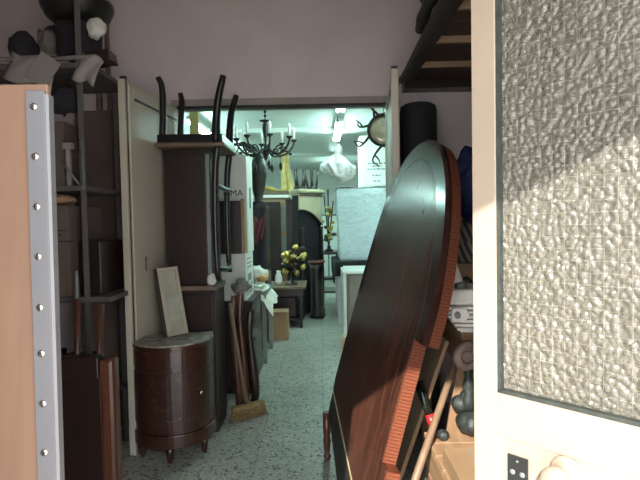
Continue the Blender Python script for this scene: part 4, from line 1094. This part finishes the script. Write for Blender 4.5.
# lower shelf
zl = 1.004
t = thing('carton', 'large dark brown carton with printed CE mark on the lower shelf', 'carton', (-1.45, 2.75, zl))
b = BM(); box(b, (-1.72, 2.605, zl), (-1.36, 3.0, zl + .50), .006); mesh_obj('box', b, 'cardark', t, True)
text_part('lettering', 'CE', .062, 'ink', Matrix.Translation((-.01, -.1462, .075)) @ Matrix.Rotation(PI / 2, 4, 'X'), t)
b = BM()
for z, w in ((.36, .13), (.335, .10), (.30, .16)): box(b, (-1.50, 2.6035, zl + z), (-1.50 + w, 2.6052, zl + z + .008))
box(b, (-1.53, 2.6035, zl + .24), (-1.42, 2.6052, zl + .262)); mesh_obj('printed_line', b, 'ink', t, True)
b = BM(); blob(b, (-1.47, 2.70, zl + .535), (.10, .07, .032), 7, .2, 3, 2, zl + .502); solo('tan_pouch', b, 'card', 'rounded tan pouch lying on the large dark carton', 'pouch')
b = BM(); box(b, (-1.34, 2.66, zl), (-1.22, 2.98, zl + .30), .005); solo('carton', b, 'dark', 'narrow near-black carton at the right end of the lower shelf', 'carton')
# bottom shelf: books
for k in range(7):
    x = -1.66 + k * .05; h = .24 + .05 * ((k * 37) % 5) / 5
    b = BM(); box(b, (x, 2.63, .389), (x + .044, 2.83, .389 + h), .003)
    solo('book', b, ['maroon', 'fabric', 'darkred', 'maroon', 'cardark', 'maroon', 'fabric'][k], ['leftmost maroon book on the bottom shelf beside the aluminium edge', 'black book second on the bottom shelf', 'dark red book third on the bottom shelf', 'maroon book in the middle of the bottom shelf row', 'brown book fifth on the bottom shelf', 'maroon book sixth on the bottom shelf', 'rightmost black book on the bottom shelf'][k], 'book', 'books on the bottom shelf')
# boards and pipes behind
b = BM(); m = Matrix.Translation((-1.43, 3.30, 0)) @ Matrix.Rotation(R(-4.0), 4, 'X'); box(b, (-.30, 0, 0), (.06, .025, 2.22), .003, m); solo('timber_plank', b, 'cardark', 'wide brown plank leaning on the wall behind the metal shelf post', 'plank')
b = BM(); m = Matrix.Translation((-1.27, 3.32, 0)) @ Matrix.Rotation(R(-4.0), 4, 'X'); box(b, (-.065, 0, 0), (.045, .03, 2.10), .003, m); solo('timber_plank', b, 'darkred', 'narrow dark red plank leaning on the wall between the shelf and the cream door leaf', 'plank')
b = BM(); m = Matrix.Translation((-1.18, 3.36, 0)) @ Matrix.Rotation(R(-3.6), 4, 'X'); box(b, (-.025, 0, 0), (.025, .03, 1.85), .003, m); solo('timber_plank', b, 'greycloth', 'slim grey plank leaning on the wall next to the cream door leaf', 'plank')
b = BM(); tube(b, [(-1.605, 3.57, 0), (-1.605, 3.57, 3.2)], .022, 10); solo('wall_pipe', b, 'rust', 'left of two thin pipes running up the back wall', 'pipe')
b = BM(); tube(b, [(-1.535, 3.578, 0), (-1.535, 3.578, 2.98)], .016, 10); solo('wall_pipe', b, 'rust', 'shorter right pipe of two running up the back wall', 'pipe')
# bed end
t = thing('bed_end', 'red-brown wooden bed end standing on the floor below the shelf unit', 'bed end', (-1.25, 2.2, 0))
b = BM(); box(b, (-1.75, 2.14, .05), (-1.003, 2.18, .795), .004); mesh_obj('panel', b, 'darkred', t, True)
b = BM(); box(b, (-1.75, 2.128, .70), (-1.003, 2.192, .80), .008); mesh_obj('rail', b, 'darkred', t, True)
b = BM(); box(b, (-1.001, 2.12, 0), (-.935, 2.20, .79), .018); mesh_obj('post', b, 'brownred', t, True)
b = BM(); box(b, (-1.75, 2.12, 0), (-1.69, 2.20, .79), .018); mesh_obj('post', b, 'brownred', t, True)
for (x, y, tx, h, lb) in ((-1.26, 2.42, .01, 1.02, 'tool handle with a metal tip rising behind the bed end, left of two'), (-1.17, 2.40, .05, .99, 'plain red-brown tool handle rising behind the bed end, right of two')):
    t = thing('tool', lb, 'tool', (x, y, 0))
    b = BM(); tube(b, [(x, y, .004), (x + tx * .6, y + .01, h * .6), (x + tx, y + .03, h)], [.015, .015, .017], 10); mesh_obj('handle', b, 'brownred', t, True)
    if h > 1: b = BM(); tube(b, [(x + tx, y + .03, h + .0), (x + tx, y + .032, h + .14)], [.012, .006], 8); mesh_obj('metal_tip', b, 'greensteel', t, True)

# ================================================================== LIGHT
w = bpy.data.worlds.new('sky'); sc.world = w; w.use_nodes = True
bg = w.node_tree.nodes['Background']; bg.inputs['Color'].default_value = (.92, .95, 1.0, 1); bg.inputs['Strength'].default_value = 4.6
sd = bpy.data.lights.new('sun', 'SUN'); sd.energy = 7.0; sd.angle = R(.6); sd.color = (1, .95, .86)
so = bpy.data.objects.new('sun', sd); COL.objects.link(so)
so.rotation_euler = Vector((.35, 1, -.67)).to_track_quat('-Z', 'Y').to_euler()
so.location = (-2, -6, 5)
sc.view_settings.view_transform = 'Standard'; sc.view_settings.look = 'None'
sc.view_settings.gamma = 1; sc.view_settings.use_curve_mapping = False
sc.view_settings.exposure = .75
